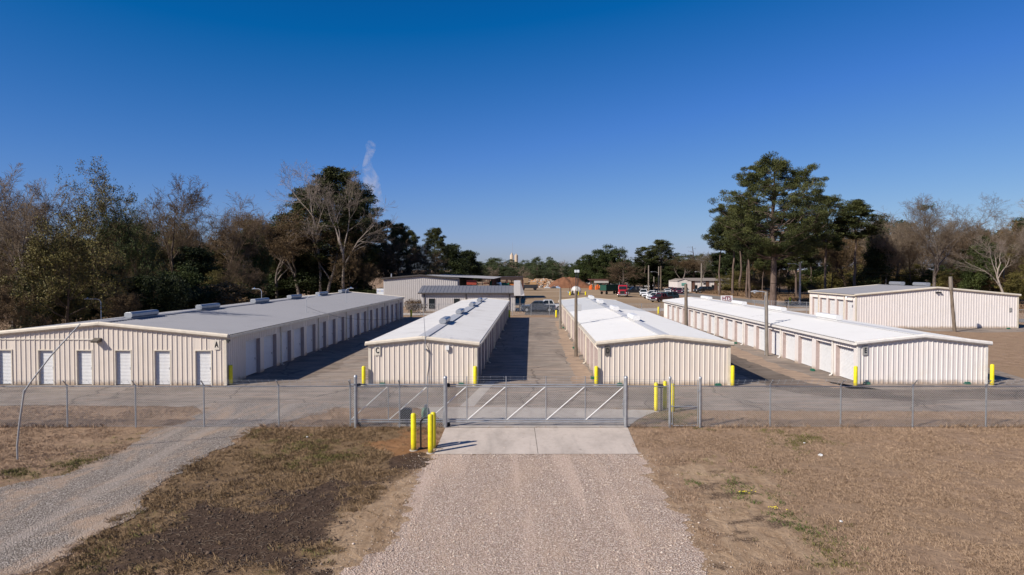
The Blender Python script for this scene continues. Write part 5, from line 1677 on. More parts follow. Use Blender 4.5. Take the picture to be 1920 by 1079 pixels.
def make_pine(seed, H=24, start=.45, R0=4.6, nlimb=46, per=5, trunk_r=.33, nq=150, cl=1.0, prof=None, droop=.05, spread=1.0, size=.30):
    """tall bare trunk, limbs that end in rounded puffs of needles; prof: (heights 0..1 of the crown, share of R0)"""
    rng = np.random.default_rng(seed)
    prof = prof or ((0, .2, .45, .7, .9, 1), (.55, .85, 1, .9, .6, .25))
    n = 12
    pts = []; x = y = 0
    for i in range(n + 1):
        pts.append(np.array([x, y, H * .97 * i / n])); x += rng.normal() * .10; y += rng.normal() * .10
    rad = [trunk_r * (1 - .82 * (i / n) ** 1.2) for i in range(n + 1)]
    rad[0] *= 1.18
    segs = [(pts[i], pts[i + 1], rad[i], rad[i + 1]) for i in range(n)]
    C, Cr, Tn = [], [], []
    for j in range(nlimb):
        u = min(1, (j + rng.random() * .8) / nlimb)
        zt = start + (1 - start) * u                    # height the limb reaches
        Lb = R0 * float(np.interp(u, *prof)) * rng.choice([.6, .8, .95, 1.0, 1.03]) * rng.uniform(.85, 1.1)
        az = j * 2.39996 + rng.normal() * .4
        rise = Lb * (.28 + .35 * u + droop + rng.normal() * .10)
        t = max(start * .92, zt - rise / H)
        i = min(int(t / .97 * n), n - 1); f = min(1, t / .97 * n - i)
        q = pts[i] * (1 - f) + pts[i + 1] * f
        end = np.array([q[0] + math.cos(az) * Lb, q[1] + math.sin(az) * Lb, zt * H])
        lp = [q]; r = max(.035, trunk_r * .30 * (1 - .6 * u)); k = 5
        for s_ in range(1, k + 1):
            g = s_ / k
            m = q + (end - q) * g; m[2] = q[2] + (end[2] - q[2]) * g ** 1.5
            m = m + rng.normal(size=3) * Lb * .035
            segs.append((lp[-1], m, r * (1 - (s_ - 1) / k * .75), r * (1 - s_ / k * .75))); lp.append(m)
        d = (end - q) / max(np.linalg.norm(end - q), 1e-6)
        side = np.cross(d, np.array([0, 0, 1.])); side /= max(np.linalg.norm(side), 1e-6)
        tone = np.clip(.3 + .4 * u + rng.normal() * .2, 0, 1)
        for c in range(per):
            g = min(1, .48 + .56 * (c + rng.random()) / per)
            i2 = min(int(g * k), k - 1); ff = g * k - i2
            base = lp[i2] * (1 - ff) + lp[i2 + 1] * ff
            cc = base + side * rng.normal() * Lb * .19 * spread + np.array([0, 0, rng.uniform(-.2, .9)])
            segs.append((base, cc, .03, .02))
            C.append(cc); Cr.append(cl * rng.uniform(.55, 1.15)); Tn.append(tone + rng.normal() * .15)
    for _ in range(4): C.append(pts[-1] + rng.normal(size=3) * .5); Cr.append(cl); Tn.append(.7)
    pr = Proto(); pr.trunk = seg_mesh(segs)
    V, F, T = leaf_quads(rng, C, Cr, nq, size, .62, .30, .3, np.clip(Tn, 0, 1))
    finish(pr, [(V, F, T, 0)])
    return pr

def make_leafy(seed, H=14, W=10, low=.04, ncl=220, nq=125, size=.25, cl=1.05, trunk_r=.28, lobes=9, conic=0.0):
    """dense broadleaf evergreen: clumps over a lumpy crown of several lobes"""
    rng = np.random.default_rng(seed)
    L = []
    for i in range(lobes):
        z = low * H + (1 - low) * H * (.22 + .62 * rng.random())
        u = z / H
        a = rng.random() * 6.28
        rr_ = W * .5 * (.25 + .35 * rng.random()) * (1 - conic * u)
        off = W * .5 * .55 * rng.random() * (1 - conic * u)
        L.append((np.array([math.cos(a) * off, math.sin(a) * off, z]), rr_, H * (.13 + .1 * rng.random())))
    L.append((np.array([0, 0, H * .84]), W * .2 * (1 - conic * .5), H * .16)); L.append((np.array([0, 0, H * .4]), W * .42, H * .34))
    C, Cr, Tn = [], [], []
    for k in range(ncl):
        c, rx, rz = L[rng.integers(len(L))]
        d = rng.normal(size=3); d /= np.linalg.norm(d)
        q = c + d * np.array([rx, rx, rz]) * rng.uniform(.72, 1.05)
        q[2] = max(q[2], low * H + .3)
        C.append(q); Cr.append(cl * rng.uniform(.55, 1.2)); Tn.append(np.clip(.5 + rng.normal() * .28, 0, 1))
    segs = []
    top = np.array([rng.normal() * .3, rng.normal() * .3, H * .72])
    for i in range(6): segs.append((top * i / 6, top * (i + 1) / 6, trunk_r * (1 - i / 7), trunk_r * (1 - (i + 1) / 7)))
    for c, rx, rz in L:
        b = top * rng.uniform(.25, .8)
        mid = (b + c) / 2 + np.array([0, 0, -.3])
        segs.append((b, mid, .10, .07)); segs.append((mid, c, .07, .035))
    pr = Proto(); pr.trunk = seg_mesh(segs)
    V, F, T = leaf_quads(rng, C, Cr, nq, size, .8, .6, .2, Tn)
    finish(pr, [(V, F, T, 0)])
    return pr

# ---- materials for trees
L_pine = leaf_mat('pine_needles', (.010, .018, .006), (.088, .092, .028))
L_dark = leaf_mat('dark_leaves', (.012, .020, .007), (.052, .062, .020))
L_green = leaf_mat('green_leaves', (.020, .034, .010), (.068, .082, .022))
L_olive = leaf_mat('olive_leaves', (.060, .054, .016), (.19, .155, .045))
L_brown = leaf_mat('brown_leaves', (.06, .04, .019), (.19, .122, .058))
L_far = leaf_mat('far_leaves', (.028, .042, .018), (.075, .090, .034))
L_farb = leaf_mat('far_brown', (.060, .046, .034), (.125, .095, .070))
B_bark = bark_mat('brown_bark', (.050, .036, .027), (.13, .095, .07))
B_pine = bark_mat('pine_bark', (.075, .053, .043), (.17, .125, .105))
B_grey = bark_mat('grey_bark', (.11, .09, .078), (.23, .19, .165))
B_white = bark_mat('white_bark', (.15, .12, .10), (.40, .335, .29))
T_grey = leaf_mat('grey_twigs', (.175, .135, .10), (.20, .155, .115), .9)
T_brown = leaf_mat('brown_twigs', (.115, .08, .05), (.145, .10, .064), .9)
T_white = leaf_mat('pale_twigs', (.20, .16, .135), (.23, .185, .155), .9)

PR = {}
def reg(key, pr, trunk_m, crown_ms):
    pr.trunk_me = np_mesh('trunk', pr.trunk[0], pr.trunk[1], trunk_m, smooth=True)
    v, f, t, m = pr.crown
    pr.crown_me = np_mesh('crown', v, f, crown_ms, {'tone': t}, midx=m)
    PR[key] = pr
reg('pine_a', make_pine(11, 24, .52, 4.2, 36, 6, .23), B_pine, [L_pine])
reg('pine_b', make_pine(12, 22, .66, 3.4, 24, 6, .21), B_pine, [L_pine])
reg('pine_c', make_pine(13, 23, .38, 4.6, 46, 6, .26), B_pine, [L_pine])
reg('pine_big', make_pine(201, 27.4, .36, 10.2, 86, 7, .62, 240, 1.15, ((0, .12, .3, .5, .7, .86, .95, 1), (.5, .8, 1, .98, .93, .72, .5, .25)), .0, 1.2, .28), B_pine, [L_pine])
reg('pine_lush', make_pine(33, 27, .24, 7.0, 84, 6, .42, 170, 1.25, ((0, .2, .45, .7, .88, 1), (.7, .95, 1, .8, .52, .2)), .0, 1.1, .32), B_pine, [L_pine])
reg('bare_a', make_bare(21, maxl=5), B_grey, [T_grey])
reg('bare_b', make_bare(22, 16, .26, (.08, 0), kids=[11, 8, 7, 6, 2, 0], maxl=5), B_bark, [T_brown])
reg('bare_c', make_bare(23, 17, .30, (-.1, .05), ang=[.6, .7, .75, .7, .6, .6]), B_bark, [T_brown])
reg('bare_round', make_bare(24, 12, .24, (0, 0), kids=[16, 9, 7, 6, 2, 0], ang=[.85, .7, .7, .7, .6, .6], rmin=.013), B_grey, [T_brown])
W_ = dict(BARE); W_['from'] = [.38, .35, .25, .15, .2, .1]; W_.update(rad=[.66, .6, .55, .5, .6, .5], kids=[6, 7, 7, 6, 3, 0], len=[.75, .6, .5, .5, .55, .5], ang=[.5, .6, .7, .7, .6, .6], taper=[.6, .7, .8, .8, .5, .5], maxl=5)
reg('white_a', make_bare(303, 20, .34, (.1, 0), P=W_, maxl=4), B_white, [T_white])
reg('white_b', make_bare(301, 20, .34, (.1, 0), P=W_, maxl=4), B_white, [T_white])
reg('white_c', make_bare(27, 19, .32, (-.08, 0), {'n': 5, 'r': .5, 'size': .17, 'keep': .6}, P=W_), B_grey, [T_brown, L_brown])
reg('crowned', make_bare(103, 20, .36, (0, 0), P=W_, ang=[.5, .6, .7, .7, .7, .6], kids=[7, 8, 7, 6, 3, 0], lift=[.02, .13, .10, .06, .03, .02], len=[.85, .6, .55, .5, .5, .5]), B_grey, [T_grey])
reg('olive_a', make_bare(41, 19, .26, (0, 0), {'n': 9, 'r': .55, 'size': .19, 'keep': .75}, kids=[14, 7, 5, 4, 0, 0], ang=[.8, .75, .75, .7, .6, .6]), B_bark, [T_brown, L_olive])
reg('olive_b', make_bare(42, 13, .22, (.1, 0), {'n': 11, 'r': .55, 'size': .19, 'keep': .9}, kids=[12, 7, 5, 4, 0, 0], ang=[.95, .8, .75, .7, .6]), B_bark, [T_brown, L_olive])
reg('olive_d', make_bare(44, 17, .25, (0, 0), {'n': 12, 'r': .55, 'size': .20, 'keep': .9}, kids=[14, 7, 5, 4, 0, 0], ang=[.8, .75, .75, .7, .6, .6]), B_bark, [T_brown, L_green])
reg('brown_a', make_bare(43, 12, .20, (0, 0), {'n': 9, 'r': .5, 'size': .18, 'keep': .7}, kids=[12, 7, 5, 4, 0, 0], ang=[.9, .8, .75, .7, .6]), B_bark, [T_brown, L_brown])
reg('leafy_a', make_leafy(51), B_bark, [L_dark])
reg('leafy_b', make_leafy(52, 15, 9, .05, 230), B_bark, [L_dark])
reg('leafy_g', make_leafy(53, 14, 10, .04, 230), B_bark, [L_green])
reg('leafy_o', make_leafy(54, 8, 8, .03, 160, 110, .2, .9), B_bark, [L_olive])
reg('bush_d', make_leafy(55, 5, 6, .02, 110, 110, .18, .75, .12), B_bark, [L_dark])
reg('bush_b', make_leafy(56, 5, 6, .02, 110, 95, .18, .75, .12), B_bark, [L_brown])
reg('far_g', make_leafy(57, 15, 12, .04, 140, 70, .45, 1.5), B_bark, [L_far])
reg('far_b', make_bare(58, 14, .2, (0, 0), None, kids=[12, 7, 5, 4, 0, 0], ang=[.8, .75, .75, .7, .6], rmin=.03), B_grey, [T_grey])
reg('far_p', make_pine(59, 18, .35, 4.8, 34, 4, nq=70, cl=1.3, size=.42), B_pine, [L_far])
reg('snag', make_bare(60, 15, .22, (0, 0), kids=[16, 2, 1, 1, 0], ang=[1.3, .7, .7, .7, .6], len=[.16, .5, .5, .5, .5], lift=[.02, .02, .02, .02, .02]), B_bark, [T_brown])

_tr = random.Random(77)
NAME = {'pine': 'pine_tree', 'bare': 'bare_tree', 'white': 'bare_tree', 'crowned': 'bare_tree', 'olive': 'leafy_tree', 'brown': 'brown_tree', 'leafy': 'evergreen_tree', 'bush': 'bush', 'far': 'far_tree', 'snag': 'dead_tree'}
def clear_d(px, d, top):
    """distance of a tree of the west wood such that its shade misses the sunny roofs"""
    if px < -20: return d
    if px < 480: return max(d, min(165, 44000 / max(60, (960 - px) - 1.1 * (506 - top))))
    return max(d, 138 + (720 - px) * .04 + (d - 100) * .35)
def tree(key, px, d, top, wpx, label, group=None, rot=None, x=None, base=0.0):
    pr = PR[key]
    X_ = XA(px, d) if x is None else x
    H = ZA(top, d) - base
    sz = H / pr.H
    sx = wpx * d / 1280 / pr.W if wpx else sz
    kind = key.split('_')[0]
    cat = {'bush': 'bush'}.get(kind, 'tree')
    nm = NAME[kind]
    if kind == 'far': nm = {'g': 'evergreen_tree', 'b': 'bare_tree', 'p': 'pine_tree'}[key[-1]]
    r = thing(nm, label, cat, (X_, d, base), rot if rot is not None else _tr.random() * 6.28, group, (sx, sx, sz))
    link('trunk', pr.trunk_me, r); link('crown', pr.crown_me, r)
    return r

# ---- the wood along building A (known trees first)
tree('bare_a', 20, clear_d(20, 66, 305), 305, 190, 'big bare grey-brown tree at the picture edge in the wood behind building A', rot=.4)
tree('bare_c', 82, clear_d(82, 74, 330), 330, 150, 'dark crooked bare tree between the big bare tree and the tall olive tree', rot=2.0)
tree('olive_a', 205, clear_d(205, 70, 300), 300, 170, 'tallest olive-leaved tree with twin feathery tops in the wood behind building A', rot=1.0)
tree('olive_b', 118, clear_d(118, 62, 395), 395, 175, 'lower spreading olive-leaved tree below the tall olive tree', rot=.2)
tree('olive_d', 258, clear_d(262, 78, 375), 375, 120, 'dark green feathery tree against the tall olive tree', rot=2.2)
tree('bare_b', 330, clear_d(330, 74, 332), 332, 170, 'bare dark tree with fine round crown behind the second roof vent of building A', rot=.3)
tree('bare_c', 408, clear_d(408, 78, 362), 362, 130, 'bare tree with branches leaning over from the round bare tree', rot=4.4)
tree('bare_a', 456, clear_d(456, 86, 398), 398, 80, 'small bare tree with a forked top beside the leaning bare tree', rot=1.2)
tree('olive_b', 478, clear_d(478, 92, 408), 408, 60, 'small thin green-topped tree beside the forked bare tree', rot=3.1)
tree('leafy_g', 530, clear_d(530, 98, 402), 402, 90, 'dark green evergreen at the foot of the tall pine clump', rot=1.9)
tree('pine_lush', 632, clear_d(632, 110, 317), 317, 170, 'tallest dark pine behind the pale bare trees in the wood by building A', rot=.7)
tree('pine_lush', 585, clear_d(585, 116, 348), 348, 130, 'dark pine on the near shoulder of the tall pine clump', rot=2.9)
tree('pine_c', 672, clear_d(672, 114, 352), 352, 110, 'dark pine on the open shoulder of the tall pine clump with layered boughs', rot=4.1)
tree('white_a', 600, clear_d(600, 92, 303), 303, 120, 'tall white-barked bare tree with thin top in front of the dark pines', rot=.0)
tree('white_b', 640, clear_d(640, 94, 318), 318, 150, 'white-barked bare tree leaning toward the steam plume', rot=.0)
tree('white_c', 560, clear_d(560, 88, 390), 390, 130, 'pale-barked tree with brown leaves low in front of the pines', rot=.8)
tree('white_c', 520, clear_d(520, 86, 420), 420, 110, 'pale-barked crooked tree with brown leaves before the dark green evergreen', rot=3.0)
tree('white_c', 612, clear_d(612, 84, 400), 400, 110, 'pale-barked tree with brown leaves behind the far roof vents of building A', rot=5.0)
tree('brown_a', 655, clear_d(655, 96, 440), 440, 90, 'brown-leaved tree at the foot of the tall dark pine', rot=1.0)
tree('pine_c', 718, clear_d(718, 150, 413), 413, 70, 'rounded pine stepping down beside the tall pine clump', rot=.3)
tree('pine_lush', 748, 158, 420, 74, 'broad-topped pine above the round bare brown tree', rot=1.7)
tree('pine_a', 770, 172, 432, 40, 'slim pine between the broad-topped pine and the lone rounded pine', rot=2.0)
tree('pine_lush', 815, 176, 428, 62, 'lone rounded pine standing above the grey shop roof', rot=2.6)
tree('bare_round', 742, clear_d(742, 138, 446), 446, 118, 'round dense bare brown tree behind the grey shop', rot=.5)
tree('bare_round', 800, 150, 462, 84, 'smaller round bare brown tree beside the round one behind the grey shop', rot=2.5)
tree('olive_b', 700, clear_d(700, 130, 470), 470, 84, 'olive bushy tree beside the white board and the grey shop', rot=4.0)
tree('leafy_g', 668, clear_d(668, 124, 468), 468, 80, 'dark green rounded tree below the tall pine clump', rot=3.0)
tree('leafy_b', 850, 200, 458, 62, 'dark evergreen stepping down beyond the lone rounded pine', rot=1.0)
tree('leafy_b', 880, 225, 470, 60, 'lower dark evergreen above the open shelter', rot=2.0)
gU = 'dark undergrowth trees of the wood along building A'
und = [('leafy_a', 'dark evergreen tree low in the shaded wood behind building A'), ('leafy_b', 'dark evergreen tree low in the shaded wood behind building A'), ('brown_a', 'brown-leaved low tree in the shaded wood behind building A'), ('leafy_g', 'dark evergreen tree low in the shaded wood behind building A'), ('bare_b', 'thin bare tree low in the shaded wood behind building A'), ('olive_b', 'olive-leaved low tree in the shaded wood behind building A')]
gmap = {'leafy': 'dark evergreen trees of the wood along building A', 'brown': 'brown-leaved trees of the wood along building A', 'bare': 'thin bare trees of the wood along building A', 'olive': 'olive-leaved trees of the wood along building A'}
for row, (d0, d1, t0, t1, st) in enumerate(((58, 108, 520, 520, 38), (64, 120, 478, 490, 40), (74, 140, 425, 452, 44), (95, 170, 418, 470, 48))):
    px = -60
    while px < 690:
        u = max(0, px) / 690
        key, lab = und[_tr.choice((0, 2, 2, 3, 4, 4, 5, 5, 4)) if row else _tr.choice((0, 1, 3, 2, 2, 5))]
        if row == 0 and px > 300: key = 'bush_d' if _tr.random() < .6 else 'bush_b'; lab = 'dark low bush on the wood edge behind the roof of building A' if key == 'bush_d' else 'brown low bush on the wood edge behind the roof of building A'
        d = d0 + (d1 - d0) * u + _tr.uniform(-4, 4)
        g = gmap.get(key.split('_')[0], ('dark' if key == 'bush_d' else 'brown') + ' bushes on the wood edge along building A')
        tp = t0 + (t1 - t0) * u + _tr.uniform(-22, 26); qx = px + _tr.uniform(-10, 10)
        tree(key, qx, clear_d(qx, d, tp), tp, _tr.uniform(70, 115), lab, g)
        px += st * _tr.uniform(.75, 1.25)
px = 250
while px < 560:
    key = _tr.choice(('bare_a', 'bare_b', 'bare_c', 'olive_b', 'brown_a'))
    tp = 412 + _tr.uniform(-14, 22)
    lab = dict((k.split('_')[0], l) for k, l in und)[key.split('_')[0]]
    tree(key, px, clear_d(px, 105, tp) + 14, tp, _tr.uniform(80, 115), lab, gmap[key.split('_')[0]])
    px += 30
# ---- tree beside the camera whose branch tips reach the picture and whose shade falls on building A
tree('bare_b', -118, 44, 190, 150, 'bare tree at the picture edge before building A with only its branch tips showing', rot=.4)
# ---- far treeline across the middle
gF = 'trees of the far treeline beyond the bare field'
px = 862
while px < 1330:
    for row in range(3):
        key = _tr.choice(('far_g', 'far_p', 'far_b', 'far_g', 'far_b'))
        d = (330, 420, 560)[row] + _tr.uniform(-25, 25)
        t = (503, 495, 488)[row] + _tr.uniform(-6, 6) - (6 if px > 1180 else 0)
        tree(key, px + _tr.uniform(-9, 9) + row * 5, d, t, _tr.uniform(26, 44), {'g': 'evergreen tree in the far treeline beyond the bare field', 'p': 'pine in the far treeline beyond the bare field', 'b': 'bare grey tree in the far treeline beyond the bare field'}[key[-1]], {'g': 'evergreens', 'p': 'pines', 'b': 'bare trees'}[key[-1]] + ' of the far treeline')
    px += 15
tree('far_p', 1008, 330, 481, 22, 'slightly taller dark evergreen rising from the far treeline near the silos')
# ---- middle distance group beyond the red truck
tree('leafy_g', 1120, 262, 470, 60, 'dark green tree on the outer slope of the group beyond the open shed')
tree('leafy_g', 1142, 270, 460, 66, 'tallest green crown of the group beyond the open shed')
tree('far_p', 1162, 275, 464, 40, 'dark pine top beside the tallest green crown beyond the open shed')
tree('leafy_g', 1095, 290, 482, 56, 'low green tree at the edge of the group beyond the soil mound')
tree('bare_round', 1166, 232, 487, 76, 'round bare brown tree behind the red truck')
tree('leafy_b', 1190, 236, 500, 60, 'dark evergreen in shade between the round bare tree and the utility poles')
tree('pine_a', 1207, 240, 463, 44, 'pine with open crown beyond the white pickups')
tree('pine_lush', 1240, 244, 450, 66, 'broad pine with flat open crown above the pair of utility poles')
tree('leafy_b', 1222, 246, 492, 80, 'dark evergreen below the broad pine at the utility poles')
tree('leafy_a', 1258, 240, 500, 60, 'dark evergreen behind the row of cars before the roadside building')
tree('white_a', 1258, 246, 462, 44, 'pale bare tree beside the broad pine by the road')
tree('snag', 1296, 236, 462, 30, 'tall dead pine with short bare stubs behind the white roadside building')
tree('white_c', 1276, 230, 480, 50, 'pale crooked bare tree behind the corner of the white roadside building')
tree('crowned', 1322, 246, 472, 56, 'bare spreading tree behind the roof of the white roadside building')
tree('leafy_b', 1352, 256, 474, 76, 'dark evergreen behind the roof of the white roadside building')
tree('leafy_g', 1382, 246, 476, 80, 'dark green evergreen beside the roof end of the white roadside building')
tree('leafy_a', 1300, 262, 500, 80, 'low dark evergreen under the dead pine')
# ---- pines by the road
tree('pine_big', 1449, 131, 294, 208, 'huge spreading pine with thick trunk beside the road, tallest of all trees', rot=.9)
tree('pine_b', 1349, 190, 418, 56, 'slim pine with small crown nearest to the white roadside building')
tree('pine_a', 1375, 185, 385, 76, 'tall pine with bare trunk between the slim pine and the huge pine')
tree('pine_b', 1388, 205, 400, 70, 'darker pine behind the tall pine beside the huge one')
tree('pine_a', 1401, 172, 380, 70, 'pine with straight pale trunk, slimmer of the close pair beside the huge pine', rot=1.)
tree('pine_a', 1406, 168, 372, 76, 'pine with thicker trunk, stouter of the close pair beside the huge pine', rot=3.)
tree('pine_b', 1431, 160, 474, 34, 'short pine with a small round tuft of needles against the huge trunk')
tree('pine_c', 1497, 160, 400, 80, 'dark pine behind the pale street lamp pole')
tree('pine_a', 1546, 150, 368, 84, 'pine with layered open crown between the huge pine and the lone flat-topped pine')
tree('pine_b', 1605, 150, 375, 84, 'lone flat-topped pine behind the grey roof of the tall pale building', rot=2.)
# ---- wood behind the tall pale building
grand = tree('crowned', 1748, 150, 364, 205, 'grand bare tree with mistletoe ball above the tall pale building', rot=.4)
tree('bare_a', 1665, 156, 400, 110, 'bare tree with hazy crown between the lone pine and the grand bare tree')
tree('leafy_b', 1643, 160, 425, 70, 'dark ivy-clad evergreen under the hazy bare tree')
tree('bare_b', 1820, 160, 415, 110, 'bare tree with drooping fine twigs beyond the grand bare tree')
tree('leafy_g', 1840, 148, 444, 66, 'dark green pointed evergreen beyond the leaning pole')
tree('white_a', 1925, 126, 360, 130, 'white-barked bare tree at the picture edge above the road fence', rot=1.)
tree('white_b', 1890, 132, 430, 120, 'pale-barked bare tree with long low limb near the road fence', rot=3.3)
tree('bare_c', 1870, 150, 425, 90, 'brown bare tree behind the pointed evergreen')
gl = {'leafy': ('dark evergreen tree in the wood beyond the road', 'dark evergreens of the wood beyond the road'), 'olive': ('olive-leaved tree in the wood beyond the road', 'olive trees of the wood beyond the road'), 'brown': ('brown-leaved tree in the wood beyond the road', 'brown trees of the wood beyond the road'), 'bare': ('thin bare tree in the wood beyond the road', 'thin bare trees of the wood beyond the road'), 'pine': ('slim young pine in the wood beyond the road', 'slim pines of the wood beyond the road')}
for d0, d1, t0, st, keys in ((205, 140, 520, 34, ('leafy_o', 'olive_b', 'brown_a', 'leafy_o')), (216, 150, 492, 36, ('olive_b', 'leafy_g', 'brown_a', 'bare_b', 'leafy_o')), (235, 165, 455, 40, ('leafy_a', 'bare_a', 'bare_b', 'olive_b', 'bare_c')), (250, 185, 425, 32, ('leafy_b', 'bare_b', 'bare_a', 'bare_c'))):
    px = 1385
    while px < 1990:
        u = (px - 1385) / 560
        key = _tr.choice(keys)
        d = d0 + (d1 - d0) * u + _tr.uniform(-5, 5)
        lab, g = gl[key.split('_')[0]]
        tree(key, px + _tr.uniform(-8, 8), d, t0 + _tr.uniform(-16, 18) + (12 if u < .15 and t0 < 470 else 0), _tr.uniform(55, 85), lab, g)
        px += st * _tr.uniform(.75, 1.25)
px = 1560
while px < 1960:
    key = _tr.choice(('bare_a', 'bare_b', 'bare_c', 'bare_a', 'brown_a'))
    lab, g = gl[key.split('_')[0]]
    tree(key, px, 172 + _tr.uniform(-8, 12), 418 + _tr.uniform(-18, 18), _tr.uniform(75, 110), lab, g)
    px += 30
for i, px in enumerate((1402, 1415, 1462, 1480, 1520, 1572)):
    tree('pine_b', px, 215 - i * 6, 440 + (i % 3) * 14, 38, gl['pine'][0], gl['pine'][1])
# mistletoe, round shrubs
rng = np.random.default_rng(3)
V, F, T = leaf_quads(rng, [(0, 0, 0)] + [tuple(rng.normal(size=3) * .5) for _ in range(8)], [.9] + [.6] * 8, 90, .22, 1, .5)
o = link('mistletoe', np_mesh('mistletoe', V, F, [L_green], {'tone': T})); 
bpy.context.view_layer.update()
wv = np.array([grand.matrix_world @ Vector(v) for v in PR['crowned'].crown[0][::7]])
tg = A(1735, 388, 150)
o.location = wv[np.argmin((wv[:, 0] - tg.x) ** 2 + (wv[:, 2] - tg.z) ** 2 + .05 * (wv[:, 1] - tg.y) ** 2)]
tag(o, 'dark green ball of mistletoe high in the grand bare tree', 'mistletoe')
for px, py, s, lab in ((773, 587, 1.0, 'round bronze clipped shrub beside the grey shop wall, closer to building A'), (785, 587, 1.05, 'round bronze clipped shrub at the corner of the grey office'), (772, 577, .9, 'bronze clipped shrub farther back against the grey shop'), (784, 576, .9, 'bronze clipped shrub farther back behind the office corner')):
    p = G(px, py); V, F, T = leaf_quads(rng, [tuple(rng.normal(size=3) * np.array([.35, .35, .2]) + np.array([0, 0, .75])) for _ in range(14)], [.5] * 14, 60, .14, .9, .6)
    r = thing('clipped_shrub', lab, 'shrub', p, 0, None, (s * 1.25,) * 3)
    link('foliage', np_mesh('foliage', V, F, [m_bronze], {'tone': T}), r)
    m = MB(); m.tube([(0, 0, 0), (0, 0, .6)], .06, 6); m.build('stem', B_bark, r)

# ================================================================== GRASS, STONES
def blades(name, pts, lo, hi, width, mat, lean=.6, tone=None, seed=1, per=5, spread=.06):
    rng = np.random.default_rng(seed)
    n = len(pts) * per
    P = np.repeat(pts, per, 0) + np.concatenate([rng.normal(size=(n, 2)) * spread, np.zeros((n, 1))], 1)
    h = rng.uniform(lo, hi, n); a = rng.random(n) * 6.283
    l = rng.uniform(.15, lean, n) * h * 1.4
    dx, dy = np.cos(a), np.sin(a)
    w = width * rng.uniform(.7, 1.4, n)
    b0 = P + np.stack([-dy * w / 2, dx * w / 2, np.zeros(n)], 1)
    b1 = P + np.stack([dy * w / 2, -dx * w / 2, np.zeros(n)], 1)
    mid = P + np.stack([dx * l * .4, dy * l * .4, h * .6], 1)
    tip = P + np.stack([dx * l, dy * l, h], 1)
    V = np.stack([b0, b1, mid + (b1 - P) * .6, tip], 1).reshape(-1, 3)
    F = np.arange(n * 4).reshape(n, 4)
    t = np.clip(np.repeat(tone if tone is not None else rng.random(len(pts)), per) * .6 + rng.random(n) * .4, 0, 1)
    o = link(name, np_mesh(name, V, F, [mat], {'tone': t}))
    tag(o, kind='stuff')
    return o
M_dry = leaf_mat('dry_grass', (.20, .135, .084), (.47, .33, .225), .8, 0)
M_olv = leaf_mat('dull_grass', (.10, .064, .031), (.33, .222, .125), .8, 0)
M_grn = leaf_mat('green_grass', (.075, .072, .02), (.20, .175, .06), .8, 0)
M_lush = leaf_mat('weed_green', (.05, .07, .018), (.13, .15, .045), .8, 0)
M_brush = leaf_mat('dry_brush', (.10, .062, .036), (.26, .165, .095), .8, 0)
rng = np.random.default_rng(8)
N = 120000
y = 14.5 + (37 - 14.5) * rng.random(N) ** 1.0
x = (rng.random(N) * 2 - 1) * (y * .80 + 1)
keep = np.ones(N, bool)
for poly, mg in ((drive, .15), (lane_l, .25), ([G(836, 802), G(1178, 802), G(1198, 853), G(814, 853)], 0), (yard, 0.05), ([G(836, 802.4), G(1176, 802.4), G(1236, 770), G(780, 764), G(832, 790)], 0)):
    d = sdist(x, y, poly) + (fbm(x * 1.5, y * 1.5, 3, 4) - .5) * 1.0
    keep &= d < mg
so, sa, gr, orr, lf = masks(x, y)
cov = 1 - np.clip(so * 1.15 + sa * 1.1 + orr * .85, 0, .985)
pat = np.clip((fbm(x * .9, y * .9, 61, 4) - .30) * 4, .12, 1)
keep &= rng.random(N) < cov * pat
isg = keep & (rng.random(N) < gr * .8)
pts = np.stack([x, y, np.zeros(N)], 1)
tone = np.clip((fbm(x * .7, y * .7, 71, 4) * 1.6 - .3) * .45 + rng.random(N) * .55, 0, 1)
k = keep & ~isg
isl = lf > .5
blades('dry_grass', pts[k & ~isl], .02, .07, .010, M_dry, 1.3, tone[k & ~isl], 5, 7, .045)
blades('dull_grass', pts[k & isl], .03, .10, .011, M_olv, 1.3, tone[k & isl], 15, 8, .05)
blades('green_grass', pts[isg], .03, .09, .013, M_grn, 1.2, tone[isg], 6, 7, .06)
n = 420
t_ = rng.random(n) * 5; cl_ = np.array([G(*q)[:2] for q in ((1285, 905), (1345, 899), (1400, 926), (1445, 950), (1500, 985), (1590, 1030))])
i_ = np.minimum(t_.astype(int), 4); f_ = (t_ - i_)[:, None]
c_ = cl_[i_] * (1 - f_) + cl_[i_ + 1] * f_ + rng.normal(size=(n, 2)) * np.array([.35, .22])
k = fbm(c_[:, 0] * 1.7, c_[:, 1] * 1.7, 3, 3) > .47
blades('green_weeds', np.concatenate([c_, np.zeros((n, 1))], 1)[k], .03, .09, .016, M_lush, 1.2, None, 9, 6, .07)
# tufts missed by the mower along the fence foot
n = 1500
fx_ = rng.uniform(-25, 27, n); k = ((fx_ < -3.2) | (fx_ > 5.3)) & ~((fx_ > -16) & (fx_ < -11.4)) & (fbm(fx_ * .9, fx_ * 0, 5, 3) > .42)
blades('fence_grass', np.stack([fx_, FY + rng.normal(size=n) * .09, fx_ * 0], 1)[k], .06, .22, .014, M_dry, .8, None, 19, 5, .05)
# clods of dug earth
n = 5000
b = np.array([[q.x, q.y] for q in soil_p]); cx_ = rng.uniform(b[:, 0].min(), b[:, 0].max(), n); cy_ = rng.uniform(b[:, 1].min(), b[:, 1].max(), n)
k = masks(cx_, cy_)[0] > .45
SOILP = np.stack([cx_, cy_, cx_ * 0 + .004], 1)[k]
